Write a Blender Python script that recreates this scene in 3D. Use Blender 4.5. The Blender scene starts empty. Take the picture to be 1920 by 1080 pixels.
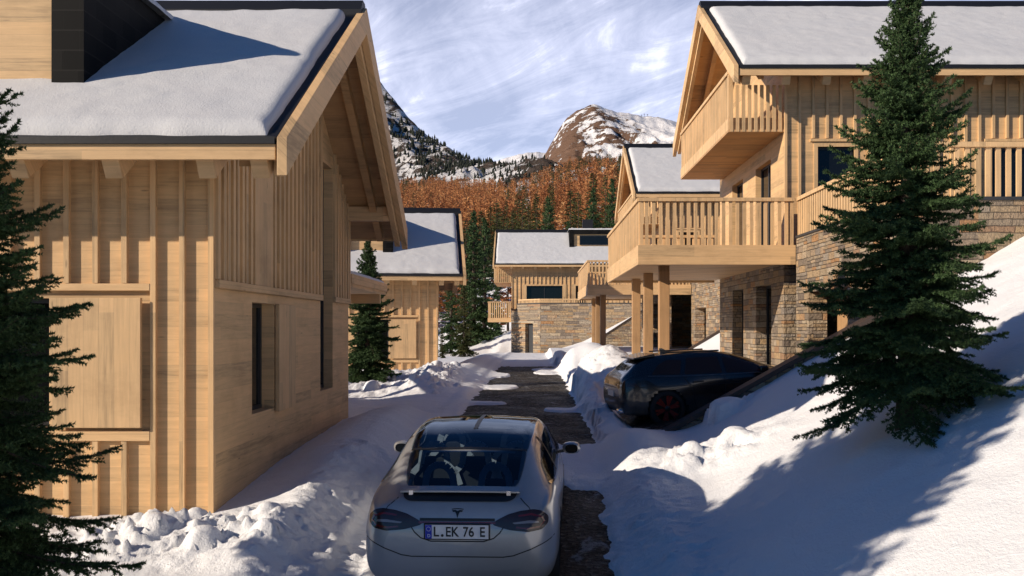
import bpy, bmesh, math, random
import numpy as np
from mathutils import Vector, Matrix
from mathutils.bvhtree import BVHTree
from mathutils.geometry import tessellate_polygon

sc = bpy.context.scene
COL = sc.collection
F, CX, CY = 1800.0, 1000.0, 613.0
R = math.radians

def at(px, py, Y):
    return ((px - CX) / F * Y, Y, (CY - py) / F * Y)

# ------------------------------------------------------------------ noise
def _hash(ix, iy, seed):
    h = (ix.astype(np.int64) * 374761393 + iy.astype(np.int64) * 668265263 + seed * 974634617) & 0x7fffffff
    h = ((h ^ (h >> 13)) * 1274126177) & 0x7fffffff
    h = (h ^ (h >> 16)) & 0xffff
    return h / 65535.0

def vnoise(x, y, seed=0):
    x = np.asarray(x, float); y = np.asarray(y, float)
    ix = np.floor(x); iy = np.floor(y)
    fx = x - ix; fy = y - iy
    fx = fx * fx * fx * (fx * (fx * 6 - 15) + 10); fy = fy * fy * fy * (fy * (fy * 6 - 15) + 10)
    a = _hash(ix, iy, seed); b = _hash(ix + 1, iy, seed)
    c = _hash(ix, iy + 1, seed); d = _hash(ix + 1, iy + 1, seed)
    return ((a * (1 - fx) + b * fx) * (1 - fy) + (c * (1 - fx) + d * fx) * fy) * 2 - 1

def fbm(x, y, octv=4, seed=0, gain=.5):
    s = 0; a = 1; n = 0
    for o in range(octv):
        s = s + a * vnoise(x * 2 ** o + 17.3 * o, y * 2 ** o - 9.1 * o, seed + o); n += a; a *= gain
    return s / n

def worley(x, y, seed=0):
    """distance to the nearest scattered point (cells of size 1) and that cell's random number"""
    x = np.asarray(x, float); y = np.asarray(y, float); ix = np.floor(x); iy = np.floor(y)
    best = np.full(x.shape, 9.); idr = np.zeros(x.shape); ox = np.zeros(x.shape); oy = np.zeros(x.shape)
    for dx in (-1, 0, 1):
        for dy in (-1, 0, 1):
            cx = ix + dx; cy = iy + dy
            px = cx + _hash(cx, cy, seed); py = cy + _hash(cx, cy, seed + 7)
            d = np.hypot(px - x, py - y); m = d < best
            best = np.where(m, d, best); idr = np.where(m, _hash(cx, cy, seed + 13), idr); ox = np.where(m, x - px, ox); oy = np.where(m, y - py, oy)
    return best, idr, ox, oy

def ss(a, b, x):
    t = np.clip((x - a) / (b - a), 0, 1)
    return t * t * (3 - 2 * t)

# ------------------------------------------------------------------ materials
class NT:
    def __init__(self, name):
        self.m = bpy.data.materials.new(name); self.m.use_nodes = True
        self.t = self.m.node_tree; self.n = self.t.nodes; self.l = self.t.links
        self.b = self.n['Principled BSDF']
    def node(self, typ, **kw):
        nd = self.n.new(typ)
        for k, v in kw.items():
            if k.startswith('_'): setattr(nd, k[1:], v)
            else: self.put(nd.inputs[int(k[1:])] if k[0] == 'i' and k[1:].isdigit() else nd.inputs[k.replace('_', ' ')], v)
        return nd
    def put(self, sock, v):
        if hasattr(v, 'is_output'): self.l.new(v, sock)
        elif hasattr(v, 'outputs'): self.l.new(v.outputs[0], sock)
        else: sock.default_value = v
    def math(self, op, a, b=0.0, c=0.0):
        nd = self.n.new('ShaderNodeMath'); nd.operation = op
        self.put(nd.inputs[0], a); self.put(nd.inputs[1], b); self.put(nd.inputs[2], c)
        return nd.outputs[0]
    def xyz(self, v):
        nd = self.n.new('ShaderNodeSeparateXYZ'); self.put(nd.inputs[0], v); return nd.outputs
    def comb(self, x=0., y=0., z=0.):
        nd = self.n.new('ShaderNodeCombineXYZ')
        self.put(nd.inputs[0], x); self.put(nd.inputs[1], y); self.put(nd.inputs[2], z); return nd.outputs[0]
    def obj(self): return self.n.new('ShaderNodeTexCoord').outputs['Object']
    def pos(self): return self.n.new('ShaderNodeNewGeometry').outputs['Position']
    def mapping(self, v, scale=(1, 1, 1), rot=(0, 0, 0)):
        nd = self.n.new('ShaderNodeMapping'); self.put(nd.inputs[0], v)
        nd.inputs['Scale'].default_value = scale; nd.inputs['Rotation'].default_value = rot
        return nd.outputs[0]
    def noise(self, v, scale, detail=4, rough=.55, dist=0.):
        nd = self.n.new('ShaderNodeTexNoise'); self.put(nd.inputs['Vector'], v)
        nd.inputs['Scale'].default_value = scale; nd.inputs['Detail'].default_value = detail
        nd.inputs['Roughness'].default_value = rough; nd.inputs['Distortion'].default_value = dist
        return nd.outputs['Fac']
    def vor(self, v, scale, feat='F1', out='Distance'):
        nd = self.n.new('ShaderNodeTexVoronoi'); nd.feature = feat; self.put(nd.inputs['Vector'], v)
        nd.inputs['Scale'].default_value = scale
        return nd.outputs[out]
    def white(self, v):
        nd = self.n.new('ShaderNodeTexWhiteNoise'); self.put(nd.inputs['Vector'], v); return nd.outputs['Value']
    def ramp(self, f, stops, interp='LINEAR'):
        nd = self.n.new('ShaderNodeValToRGB'); nd.color_ramp.interpolation = interp
        e = nd.color_ramp.elements
        while len(e) < len(stops): e.new(.5)
        for q, (p, c) in zip(e, stops):
            q.position = p; q.color = (c, c, c, 1) if isinstance(c, (int, float)) else (*c, 1)
        self.put(nd.inputs[0], f); return nd.outputs[0]
    def mix(self, f, a, b, mode='MIX'):
        nd = self.n.new('ShaderNodeMix'); nd.data_type = 'RGBA'; nd.blend_type = mode
        self.put(nd.inputs[0], f)
        for s, v in ((nd.inputs[6], a), (nd.inputs[7], b)):
            self.put(s, (*v, 1) if isinstance(v, tuple) and len(v) == 3 else v)
        return nd.outputs[2]
    def bump(self, h, strength=.5, dist=.01, normal=None):
        nd = self.n.new('ShaderNodeBump'); self.put(nd.inputs['Height'], h)
        nd.inputs['Strength'].default_value = strength; nd.inputs['Distance'].default_value = dist
        if normal is not None: self.put(nd.inputs['Normal'], normal)
        return nd.outputs[0]
    def out(self, color=None, rough=None, normal=None, **kw):
        if color is not None: self.put(self.b.inputs['Base Color'], (*color, 1) if isinstance(color, tuple) and len(color) == 3 else color)
        if rough is not None: self.put(self.b.inputs['Roughness'], rough)
        if normal is not None: self.put(self.b.inputs['Normal'], normal)
        for k, v in kw.items(): self.put(self.b.inputs[k.replace('_', ' ')], v)
        return self.m

def mat_wood(name, along, base=(.66, .445, .23), plank=.16, dark=.72, vert_of=None):
    """light larch boards; along = axis of the grain ('h' level boards, 'v' upright, 'y','x')"""
    k = NT(name); o = k.obj(); x, y, z = k.xyz(o)
    h = k.math('ADD', x, k.math('MULTIPLY', y, 1.0))
    if along == 'h': run, acr = h, z
    elif along == 'v': run, acr = z, h
    elif along == 'x': run, acr = x, k.math('ADD', y, z)
    else: run, acr = y, k.math('ADD', x, z)
    row = k.math('FLOOR', k.math('DIVIDE', acr, plank))
    seg = k.math('FLOOR', k.math('DIVIDE', k.math('ADD', run, k.math('MULTIPLY', k.white(k.comb(row, 3.1)), 3.)), 2.6))
    tone = k.white(k.comb(row, seg, 7.))
    v = k.comb(k.math('MULTIPLY', run, .55), k.math('MULTIPLY', acr, 9.), k.math('MULTIPLY', row, 1.7))
    g1 = k.noise(v, 2.2, 5, .6, .6)
    v2 = k.comb(k.math('MULTIPLY', run, 2.2), k.math('MULTIPLY', acr, 60.), tone)
    g2 = k.noise(v2, 2.0, 4, .65)
    f = k.math('ADD', k.math('MULTIPLY', g1, .55), k.math('ADD', k.math('MULTIPLY', g2, .25), k.math('MULTIPLY', tone, .25)))
    b = Vector(base)
    c = k.ramp(f, [(.28, tuple(b * dark * .66)), (.46, tuple(b * .86)), (.6, tuple(b)), (.78, tuple(b * 1.2))])
    wth = k.noise(k.comb(k.math('MULTIPLY', h, .5), k.math('MULTIPLY', z, .8), 4.), 1.4, 6, .68)
    c = k.mix(1., c, k.ramp(wth, [(.28, (.74, .72, .70)), (.5, (1., 1., 1.)), (.75, (1.10, 1.07, 1.02))]), 'MULTIPLY')
    kn = k.vor(k.comb(k.math('MULTIPLY', run, 1.1), k.math('MULTIPLY', acr, 5.), 2.), 1.)
    c = k.mix(k.ramp(kn, [(.035, .75), (.075, 0.)]), c, tuple(b * .34))
    c2 = k.mix(k.math('MULTIPLY', tone, .25), c, (b[0] * .95, b[1] * .78, b[2] * .62))
    fr = k.math('FRACT', k.math('DIVIDE', acr, plank))
    groove = k.math('LESS_THAN', k.math('ABSOLUTE', k.math('SUBTRACT', fr, .5)), .482)
    hgt = k.math('ADD', k.math('MULTIPLY', groove, .6), k.math('MULTIPLY', g2, .35))
    c3 = k.mix(k.math('MULTIPLY', k.math('SUBTRACT', 1., groove), .22), c2, tuple(b * .35))
    return k.out(c3, .62, k.bump(hgt, .45, .006))

def mat_stone(name, hh=.17, ww=.42, warm=1.0):
    k = NT(name); o = k.obj(); x, y, z = k.xyz(o)
    h = k.math('ADD', x, y)
    jit = k.noise(k.comb(k.math('MULTIPLY', h, 1.), z), 3., 2)
    zz = k.math('ADD', z, k.math('MULTIPLY', k.math('SUBTRACT', jit, .5), .05))
    big = k.math('FLOOR', k.math('DIVIDE', zz, hh))
    # some courses split in two
    half = k.math('GREATER_THAN', k.white(k.comb(big, k.math('FLOOR', k.math('DIVIDE', h, 1.3)), 5.)), .62)
    hh2 = k.math('MULTIPLY', hh, k.math('SUBTRACT', 1., k.math('MULTIPLY', half, .5)))
    rowf = k.math('DIVIDE', zz, hh2); row = k.math('FLOOR', rowf)
    off = k.math('MULTIPLY', k.white(k.comb(row, half, 1.)), 3.)
    wv = k.math('ADD', .7, k.math('MULTIPLY', k.white(k.comb(row, half, 2.)), .9))
    colf = k.math('ADD', k.math('DIVIDE', h, k.math('MULTIPLY', wv, ww)), off)
    colf = k.math('ADD', colf, k.math('MULTIPLY', k.math('SUBTRACT', jit, .5), .12))
    col = k.math('FLOOR', colf)
    idv = k.comb(row, col, half)
    r1 = k.white(idv); r2 = k.white(k.comb(col, row, 9.))
    c = k.ramp(r1, [(0., (.17, .14, .12)), (.2, (.30, .25, .20)), (.4, (.36, .29, .21)), (.55, (.42, .30, .18)),
                    (.68, (.27, .24, .22)), (.8, (.46, .39, .30)), (.92, (.40, .22, .10)), (1., (.26, .21, .18))])
    n1 = k.noise(o, 9., 5, .65); n2 = k.noise(o, 38., 4, .6)
    c = k.mix(1., c, (1.14, 1.08, .97), 'MULTIPLY')
    c = k.mix(.55, c, k.ramp(n1, [(.3, .55), (.7, 1.35)]), 'MULTIPLY')
    fx = k.math('FRACT', colf); fz = k.math('FRACT', rowf)
    ex = k.math('MULTIPLY', k.math('MINIMUM', fx, k.math('SUBTRACT', 1., fx)), k.math('MULTIPLY', wv, ww))
    ez = k.math('MULTIPLY', k.math('MINIMUM', fz, k.math('SUBTRACT', 1., fz)), hh2)
    e = k.math('MINIMUM', ex, ez)
    jo = k.ramp(e, [(0., .25), (.006, .8), (.018, 1.)])
    c = k.mix(jo, (.07, .06, .05), c)
    face = k.math('MULTIPLY', r2, .6)
    hgt = k.math('ADD', k.math('MULTIPLY', jo, k.math('ADD', .7, face)), k.math('ADD', k.math('MULTIPLY', n1, 1.7), k.math('MULTIPLY', n2, .55)))
    return k.out(c, .85, k.bump(hgt, 1., .075))

def mat_snow(name, fine=1.0, bumpd=.05, alb=1.):
    k = NT(name); p = k.obj()
    n0 = k.noise(p, 1.3, 3, .5)
    n1 = k.noise(k.mapping(p, (1, 1, 1), (0, 0, R(25))), 5., 5, .65, .4); n2 = k.noise(k.mapping(p, (1.6, .8, 1.2), (0, 0, R(-30))), 22., 5, .7, .3); n3 = k.noise(p, 75., 3, .7)
    h = k.math('ADD', k.math('MULTIPLY', n1, .55 * fine), k.math('ADD', k.math('MULTIPLY', n2, .34), k.math('MULTIPLY', n3, .13)))
    c = k.mix(n0, tuple(alb * q for q in (.75, .775, .81)), tuple(alb * q for q in (.83, .83, .84)))
    return k.out(c, .6, k.bump(h, .8, bumpd), Specular_IOR_Level=.15)

def mat_plain(name, col, rough=.5, metal=0., bump=0., bs=60., var=.12, **kw):
    k = NT(name); o = k.obj(); n = k.noise(o, bs, 4, .6)
    c = Vector(col)
    cc = k.ramp(k.noise(o, bs * .13, 4), [(.3, tuple(c * (1 - var))), (.7, tuple(c * (1 + var)))])
    return k.out(cc, rough, k.bump(n, .5, bump) if bump else None, Metallic=metal, **kw)

def mat_glass(name, col=(.006, .007, .008), rough=.03):
    k = NT(name)
    n = k.noise(k.obj(), .8, 2)
    return k.out(col, rough, k.bump(n, .25, .01), Specular_IOR_Level=.38)

def mat_paint(name, col, metal=.3, rough=.28, flake=.03):
    k = NT(name); o = k.obj()
    fl = k.white(k.mapping(o, (900, 900, 900)))
    d = k.noise(o, 3., 5, .65)
    c = Vector(col)
    cc = k.ramp(d, [(.35, tuple(c * .93)), (.65, tuple(c * 1.04))])
    z = k.xyz(o)[2]
    dirt = k.math('MULTIPLY', k.ramp(z, [(.25, .75), (.62, 0.)]), k.noise(o, 6., 6, .7))
    cc = k.mix(dirt, cc, (.20, .19, .175))
    rr = k.math('ADD', rough, k.math('ADD', k.math('MULTIPLY', fl, flake), k.math('MULTIPLY', dirt, .4)))
    return k.out(cc, rr, Metallic=metal, Coat_Weight=.7, Coat_Roughness=.06)

def mat_needles(name, a=(.020, .042, .016), b=(.068, .122, .040), sc_=3.):
    k = NT(name); o = k.obj()
    f = k.noise(o, sc_, 4, .7); w = k.white(k.mapping(o, (14, 14, 14)))
    c = k.ramp(k.math('ADD', k.math('MULTIPLY', f, .75), k.math('MULTIPLY', w, .25)), [(.3, a), (.72, b)])
    c = k.mix(k.ramp(k.noise(o, 11., 3), [(.68, 0.), (.74, .6)]), c, (.075, .045, .018))
    return k.out(c, .7, Specular_IOR_Level=.25)

M = {}
def setup_mats():
    M['wall_h'] = mat_wood('larch boards level', 'h')
    M['wood_v'] = mat_wood('larch boards upright', 'v', (.67, .455, .24), .11)
    M['wood_x'] = mat_wood('larch beam', 'x', (.67, .455, .24), .5)
    M['wood_y'] = mat_wood('larch beam across', 'y', (.67, .455, .24), .5)
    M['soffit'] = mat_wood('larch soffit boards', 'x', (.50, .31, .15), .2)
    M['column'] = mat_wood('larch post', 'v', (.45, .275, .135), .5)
    M['shutter'] = mat_wood('larch shutter', 'v', (.63, .43, .23), .19)
    M['stone'] = mat_stone('split stone')
    M['stone_big'] = mat_stone('coarse split stone', .24, .75)
    M['slate'] = mat_plain('dark slate', (.03, .032, .036), .6, bump=.004)
    M['brown_coping'] = mat_plain('brown coping', (.040, .026, .020), .55, bump=.004)
    M['roof'] = mat_plain('black standing roof sheet', (.006, .007, .010), .55, .0, .003, 20.)
    k = NT('black roof tiles'); o = k.obj(); x, y, z = k.xyz(o)
    rw = k.math('DIVIDE', z, .26); fr = k.math('FRACT', rw)
    cl = k.math('FRACT', k.math('ADD', k.math('DIVIDE', k.math('ADD', x, y), .42), k.math('MULTIPLY', k.math('FLOOR', rw), .5)))
    tn = k.white(k.comb(k.math('FLOOR', rw), k.math('FLOOR', k.math('ADD', k.math('DIVIDE', k.math('ADD', x, y), .42), k.math('MULTIPLY', k.math('FLOOR', rw), .5)))))
    M['tiles'] = k.out(k.mix(k.math('LESS_THAN', fr, .07), k.mix(tn, (.003, .003, .0032), (.010, .0095, .009)), (.016, .015, .014)), .6, k.bump(k.math('ADD', fr, k.math('MULTIPLY', k.math('LESS_THAN', cl, .03), -.8)), .8, .03), Specular_IOR_Level=.12)
    M['frame'] = mat_plain('dark window frame', (.022, .024, .028), .4)
    M['glass'] = mat_glass('dark window glass'); M['reflect_glass'] = mat_glass('car glass with brown reflection tint', (.028, .017, .015), .02); M['trim_metal'] = mat_plain('satin trim', (.10, .105, .115), .3, .8)  # brown in the black car's glass colour stands for reflections
    M['snow'] = mat_snow('snow'); M['roofsnow'] = mat_snow('roof snow', .6, .024, .74)
    M['bark'] = mat_plain('bark', (.06, .042, .03), .9, bump=.02, bs=30., var=.4)
    M['needles'] = mat_needles('spruce needles')
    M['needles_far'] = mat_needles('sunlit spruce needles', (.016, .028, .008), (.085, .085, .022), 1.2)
    k = NT('larch needles'); o = k.pos(); rnd = k.n.new('ShaderNodeObjectInfo').outputs['Random']
    f = k.noise(o, .35, 5, .7); w = k.noise(k.mapping(o, (1, 1, .15)), .16, 3, .6)
    c = k.ramp(k.math('ADD', k.math('MULTIPLY', f, .42), k.math('ADD', k.math('MULTIPLY', w, .48), k.math('MULTIPLY', rnd, .10))), [(.33, (.13, .05, .026)), (.46, (.36, .145, .062)), (.56, (.50, .24, .10)), (.68, (.58, .36, .17))])
    M['larch'] = k.out(c, .85, Specular_IOR_Level=.1)
    M['twig'] = mat_plain('bare twigs', (.17, .085, .05), .9)
    # asphalt
    k = NT('wet asphalt'); o = k.obj()
    v = k.vor(o, 17.); cid = k.white(k.vor(o, 17., 'F1', 'Color')); n = k.noise(o, 1.1, 5, .6); n2 = k.noise(o, 60., 3)
    c = k.ramp(k.math('ADD', k.math('MULTIPLY', cid, .6), k.math('MULTIPLY', k.noise(o, 14., 4, .8), .4)), [(.22, (.005, .0045, .004)), (.5, (.015, .0125, .0105)), (.66, (.05, .042, .034)), (.82, (.22, .19, .16))])
    c = k.mix(k.ramp(n, [(.45, 0.), (.7, .55)]), c, (.011, .009, .0075))
    fl = k.ramp(k.noise(o, 38., 3, .75), [(.66, 0.), (.70, 1.)])
    c = k.mix(k.math('MULTIPLY', fl, .6), c, (.60, .62, .66))
    sl = k.ramp(k.noise(k.mapping(o, (1.3, .8, 1)), 1.7, 8, .72, .5), [(.585, 0.), (.66, .75)])
    c = k.mix(sl, c, (.40, .42, .45))
    M['asphalt'] = k.out(c, k.ramp(n, [(.4, .8), (.65, .5)]), k.bump(k.math('ADD', v, n2), 1., .06), Specular_IOR_Level=.25)
    # cars
    M['silver'] = mat_paint('silver white paint', (.36, .37, .385), .35, .3)
    M['black_paint'] = mat_paint('black paint', (.005, .008, .012), 0., .25)
    M['black_plastic'] = mat_plain('black plastic', (.012, .012, .013), .45, bump=.001, bs=300.)
    M['rubber'] = mat_plain('tyre rubber', (.018, .018, .019), .8, bump=.003, bs=80.)
    M['alloy'] = mat_plain('grey alloy', (.25, .25, .26), .35, .9)
    M['red_alloy'] = mat_plain('red black alloy', (.22, .018, .014), .35, .3)
    M['chrome'] = mat_plain('chrome', (.7, .7, .72), .12, 1.)
    M['tail'] = mat_plain('smoked tail lamp', (.030, .016, .016), .2, Coat_Weight=.25)
    M['tail_clear'] = mat_plain('clear tail lamp bar', (.20, .18, .185), .12, Coat_Weight=1.)
    M['red'] = mat_plain('red lamp bar', (.13, .010, .009), .15, Coat_Weight=1.)
    M['plate'] = mat_plain('plate white', (.72, .72, .72), .4)
    M['plate_blue'] = mat_plain('plate blue', (.01, .03, .42), .4)
    M['ink'] = mat_plain('black ink', (.01, .01, .01), .4)
    M['seat'] = mat_plain('pale grey seat', (.42, .44, .48), .6)
    M['interior'] = mat_plain('dark cabin', (.02, .022, .026), .8)
    k = NT('tinted car glass'); t = k.n.new('ShaderNodeBsdfTransparent'); t.inputs[0].default_value = (.58, .68, .74, 1)
    g = k.n.new('ShaderNodeBsdfGlossy'); g.inputs['Roughness'].default_value = .02; g.inputs[0].default_value = (.55, .62, .70, 1)
    fz = k.n.new('ShaderNodeFresnel'); fz.inputs[0].default_value = 1.5
    mx = k.n.new('ShaderNodeMixShader'); k.l.new(k.math('ADD', fz.outputs[0], .02), mx.inputs[0]); k.l.new(t.outputs[0], mx.inputs[1]); k.l.new(g.outputs[0], mx.inputs[2])
    k.l.new(mx.outputs[0], k.n['Material Output'].inputs[0]); M['car_glass'] = k.m

# ------------------------------------------------------------------ objects
def tag(o, label=None, cat=None, group=None, kind=None):
    if label: o['label'] = label
    if cat: o['category'] = cat
    if group: o['group'] = group
    if kind: o['kind'] = kind
    return o

def empty(name, loc, label, cat, group=None, rz=0.):
    o = bpy.data.objects.new(name, None); COL.objects.link(o)
    o.location = loc; o.rotation_euler[2] = rz; o.empty_display_size = .2
    return tag(o, label, cat, group)

def copy_tree(o, parent=None):
    c = o.copy(); COL.objects.link(c)
    if parent is not None:
        c.parent = parent
    for ch in list(o.children): copy_tree(ch, c)
    return c

def link_mesh(name, me, mat, parent=None, smooth=False):
    o = bpy.data.objects.new(name, me); COL.objects.link(o)
    for mm in (mat if isinstance(mat, (list, tuple)) else [mat]): me.materials.append(mm)
    if parent is not None: o.parent = parent
    if smooth: me.polygons.foreach_set('use_smooth', [True] * len(me.polygons))
    return o

def np_mesh(name, v, f, midx=None):
    """v (n,3), f (m,k) with one k"""
    v = np.asarray(v, np.float32); f = np.asarray(f, np.int32); k = f.shape[1]
    me = bpy.data.meshes.new(name)
    me.vertices.add(len(v)); me.vertices.foreach_set('co', v.ravel())
    me.loops.add(f.size); me.loops.foreach_set('vertex_index', f.ravel())
    me.polygons.add(len(f)); me.polygons.foreach_set('loop_start', np.arange(0, f.size, k, dtype=np.int32))
    if midx is not None: me.polygons.foreach_set('material_index', np.asarray(midx, np.int32))
    me.update(calc_edges=True); me.validate()
    return me

class MB:
    def __init__(self, org=(0, 0, 0)): self.v = []; self.f = []; self.o = Vector(org)
    def add(self, vs, fs):
        n = len(self.v); self.v += [tuple(Vector(p) - self.o) for p in vs]; self.f += [tuple(i + n for i in q) for q in fs]; return self
    def box(self, x0, x1, y0, y1, z0, z1):
        if x0 > x1: x0, x1 = x1, x0
        if y0 > y1: y0, y1 = y1, y0
        if z0 > z1: z0, z1 = z1, z0
        vs = [(x0, y0, z0), (x1, y0, z0), (x1, y1, z0), (x0, y1, z0), (x0, y0, z1), (x1, y0, z1), (x1, y1, z1), (x0, y1, z1)]
        return self.add(vs, [(0, 3, 2, 1), (4, 5, 6, 7), (0, 1, 5, 4), (1, 2, 6, 5), (2, 3, 7, 6), (3, 0, 4, 7)])
    def prism(self, poly, axis, a0, a1):
        """poly in the two other axes (x: (y,z); y: (x,z); z: (x,y))"""
        n = len(poly)
        def P(a, p): return {'x': (a, p[0], p[1]), 'y': (p[0], a, p[1]), 'z': (p[0], p[1], a)}[axis]
        area = sum(poly[i][0] * poly[(i + 1) % n][1] - poly[(i + 1) % n][0] * poly[i][1] for i in range(n))
        flip = (area < 0) != (axis == 'y')
        if a0 > a1: a0, a1 = a1, a0
        vs = [P(a0, p) for p in poly] + [P(a1, p) for p in poly]
        lo = tuple(range(n)); hi = tuple(range(n, 2 * n))
        fs = [lo[::-1], hi] + [(i, (i + 1) % n, n + (i + 1) % n, n + i) for i in range(n)]
        if flip: fs = [q[::-1] for q in fs]
        return self.add(vs, fs)
    def beam(self, p0, p1, w, h, up=(0, 0, 1)):
        p0 = Vector(p0); p1 = Vector(p1); d = (p1 - p0).normalized(); s = d.cross(Vector(up)).normalized(); u = s.cross(d)
        vs = [p + s * a * w / 2 + u * b * h / 2 for p in (p0, p1) for a, b in ((-1, -1), (1, -1), (1, 1), (-1, 1))]
        return self.add(vs, [(0, 3, 2, 1), (4, 5, 6, 7), (0, 1, 5, 4), (1, 2, 6, 5), (2, 3, 7, 6), (3, 0, 4, 7)])
    def build(self, name, mat, parent=None, bevel=0., smooth=False):
        me = bpy.data.meshes.new(name); me.from_pydata(self.v, [], self.f); me.update()
        o = link_mesh(name, me, mat, parent, smooth)
        if bevel:
            b = o.modifiers.new('edge', 'BEVEL'); b.width = bevel; b.segments = 2; b.limit_method = 'ANGLE'
        return o
# ------------------------------------------------------------------ chalet pieces
def smin_edge(d, w): return np.sqrt(np.clip(1 - (1 - np.clip(d / w, 0, 1)) ** 2, 0, 1))

def snow_slab(root, x0, x1, y0, y1, zf, th, org, nx=None, ny=None, seed=1, name='roof_snow', round_=.16, holes=()):
    """snow blanket with rounded rims lying on the plane z = zf(y); x0<x1"""
    nx = nx or max(8, int((x1 - x0) / .07)); ny = ny or max(8, int(abs(y1 - y0) / .07))
    ez = np.linspace(0, 1, 7)[:-1] ** 2 * .22
    def axis(a, b, n):
        L = b - a; e = np.minimum(ez, L * .3)
        m = np.linspace(a + .22 if L > 1 else a + e[-1] * 1.2, b - .22 if L > 1 else b - e[-1] * 1.2, n)
        return np.concatenate([a + e, m, (b - e)[::-1]])
    xs = axis(x0, x1, nx); ya, yb = min(y0, y1), max(y0, y1); ys = axis(ya, yb, ny)
    X, Y = np.meshgrid(xs, ys, indexing='ij')
    d = np.minimum(np.minimum(X - x0, x1 - X), np.minimum(Y - ya, yb - Y))
    t = th * smin_edge(d, round_) * (1 + .16 * fbm(X * .6, Y * .6, 3, seed)) + .012 * fbm(X * 4, Y * 5, 3, seed + 5) * np.clip(d / .1, 0, 1)
    wob = .03 * fbm(X * 1.5, Y * 1.5, 3, seed + 9) * (1 - np.clip(d / .35, 0, 1))
    Z = zf(Y) + t
    Vv = np.stack([X + wob - org[0], Y + wob - org[1], Z - org[2]], -1).reshape(-1, 3)
    n, m = X.shape
    idx = np.arange(n * m).reshape(n, m)
    q = np.stack([idx[:-1, :-1], idx[1:, :-1], idx[1:, 1:], idx[:-1, 1:]], -1).reshape(-1, 4)
    if holes:
        cx = (X[:-1, :-1] + X[1:, 1:]).ravel() / 2; cy = (Y[:-1, :-1] + Y[1:, 1:]).ravel() / 2
        keep = np.ones(len(q), bool)
        for (a, b, c, e) in holes: keep &= ~((cx > a) & (cx < b) & (cy > c) & (cy < e))
        q = q[keep]
    return link_mesh(name, np_mesh(name, Vv, q), M['roofsnow'], root, True)

def roof(root, org, x0, x1, yf, yb, ze, zr, end, wall_x, wall_f, wall_b, tails, holes=(), seed=1, snow_th=.17):
    """gabled roof with its ridge along x; end = 'R' or 'L' is the gable that shows"""
    yr = (yf + yb) / 2; m = (zr - ze) / (yr - yf)
    zf = lambda y: ze + m * (yr - yf) - m * np.abs(np.asarray(y) - yr)
    T = .17
    B = lambda: MB(org)
    ex, ix, sg = (x1, x0, 1) if end == 'R' else (x0, x1, -1)       # exposed end
    chev = lambda a, b, i0=0.: [(yf + i0, ze + m * i0 + a), (yr, zr + a), (yb - i0, ze + m * i0 + a), (yb - i0, ze + m * i0 + b), (yr, zr + b), (yf + i0, ze + m * i0 + b)]
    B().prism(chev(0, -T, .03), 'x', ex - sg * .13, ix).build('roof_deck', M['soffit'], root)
    B().prism(chev(.07, .003, -.03), 'x', ex - sg * .145, ix).build('roof', M['roof'], root)
    c = B(); c.prism([(yr - .3, zr + .075 - .3 * m), (yr - .3, zr + .17 - .3 * m), (yr - .1, zr + .2), (yr + .1, zr + .2), (yr + .3, zr + .17 - .3 * m), (yr + .3, zr + .075 - .3 * m), (yr, zr + .072)], 'x', ex - sg * .05, ix)
    c.build('ridge_cap', M['roof'], root)
    sx0, sx1 = (x0 + .2, x1 - .27) if end == 'R' else (x0 + .27, x1 - .2)
    zs = lambda y: zf(y) + .06
    snow_slab(root, sx0, sx1, yf + .06, yr - .42, zs, snow_th, org, seed=seed, holes=holes)
    snow_slab(root, sx0, sx1, yr + .42, yb - .06, zs, snow_th, org, nx=40, ny=20, seed=seed + 3)
    # eaves boards and rafter tails
    f = B().box(ex - sg * .145, ix, yf - .035, yf + .02, ze - .19, ze - .01); f.build('fascia', M['wood_x'], root, .006)
    f = B().box(ex - sg * .145, ix, yb - .02, yb + .035, ze - .19, ze - .01); f.build('fascia', M['wood_x'], root)
    g = B().box(ex - sg * .145, ix, yf - .07, yf - .036, ze - .012, ze + .07); g.build('gutter', M['roof'], root)
    for tx in tails:
        y0 = yf + .05
        p = [(y0, ze + m * .05 - T), (y0 + .14, ze + m * .05 - T - .235), (wall_f - .002, zf(wall_f) - T - .30), (wall_f - .002, zf(wall_f) - T)]
        B().prism(p, 'x', tx - .10, tx + .10).build('rafter_tail', M['wood_x'], root, .006)
    # barge boards: outer, inner, for both slopes
    up, dn = .10, -.34
    for (ya, s_) in ((yf, 1), (yb, -1)):
        a = ya - s_ * .06
        za = ze - m * .06
        p = [(a, za + up), (yr, zr + up + .0), (yr, zr + dn), (a, za + dn)]
        B().prism(p, 'x', ex - sg * .12, ex).build('bargeboard', M['wood_y'], root, .006)
        p = [(a + s_ * .32, zf(a + s_ * .32) - T - .002), (yr, zr - T - .002), (yr, zr - .50), (a + s_ * .32, zf(a + s_ * .32) - .50)]
        B().prism(p, 'x', ex - sg * .24, ex - sg * .128).build('bargeboard', M['wood_y'], root)
        # common rafter half way under the overhang
        xm = (wall_x + ex) / 2
        B().prism([(a + s_ * .3, zf(a + s_ * .3) - T), (yr, zr - T), (yr, zr - T - .2), (a + s_ * .3, zf(a + s_ * .3) - T - .2)], 'x', xm - .07, xm + .07).build('rafter', M['soffit'], root)
    # purlins carried by the gable wall
    for (py, w_) in ((wall_f + .12, .2), (wall_b - .12, .2), (yr, .2)):
        z1 = float(zf(py)) - T - (.012 if py != yr else .12)
        B().box(wall_x, ex - sg * .25, py - w_ / 2, py + w_ / 2, z1 - .30, z1).build('purlin', M['wood_x'], root, .006)
    return zf

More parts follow.
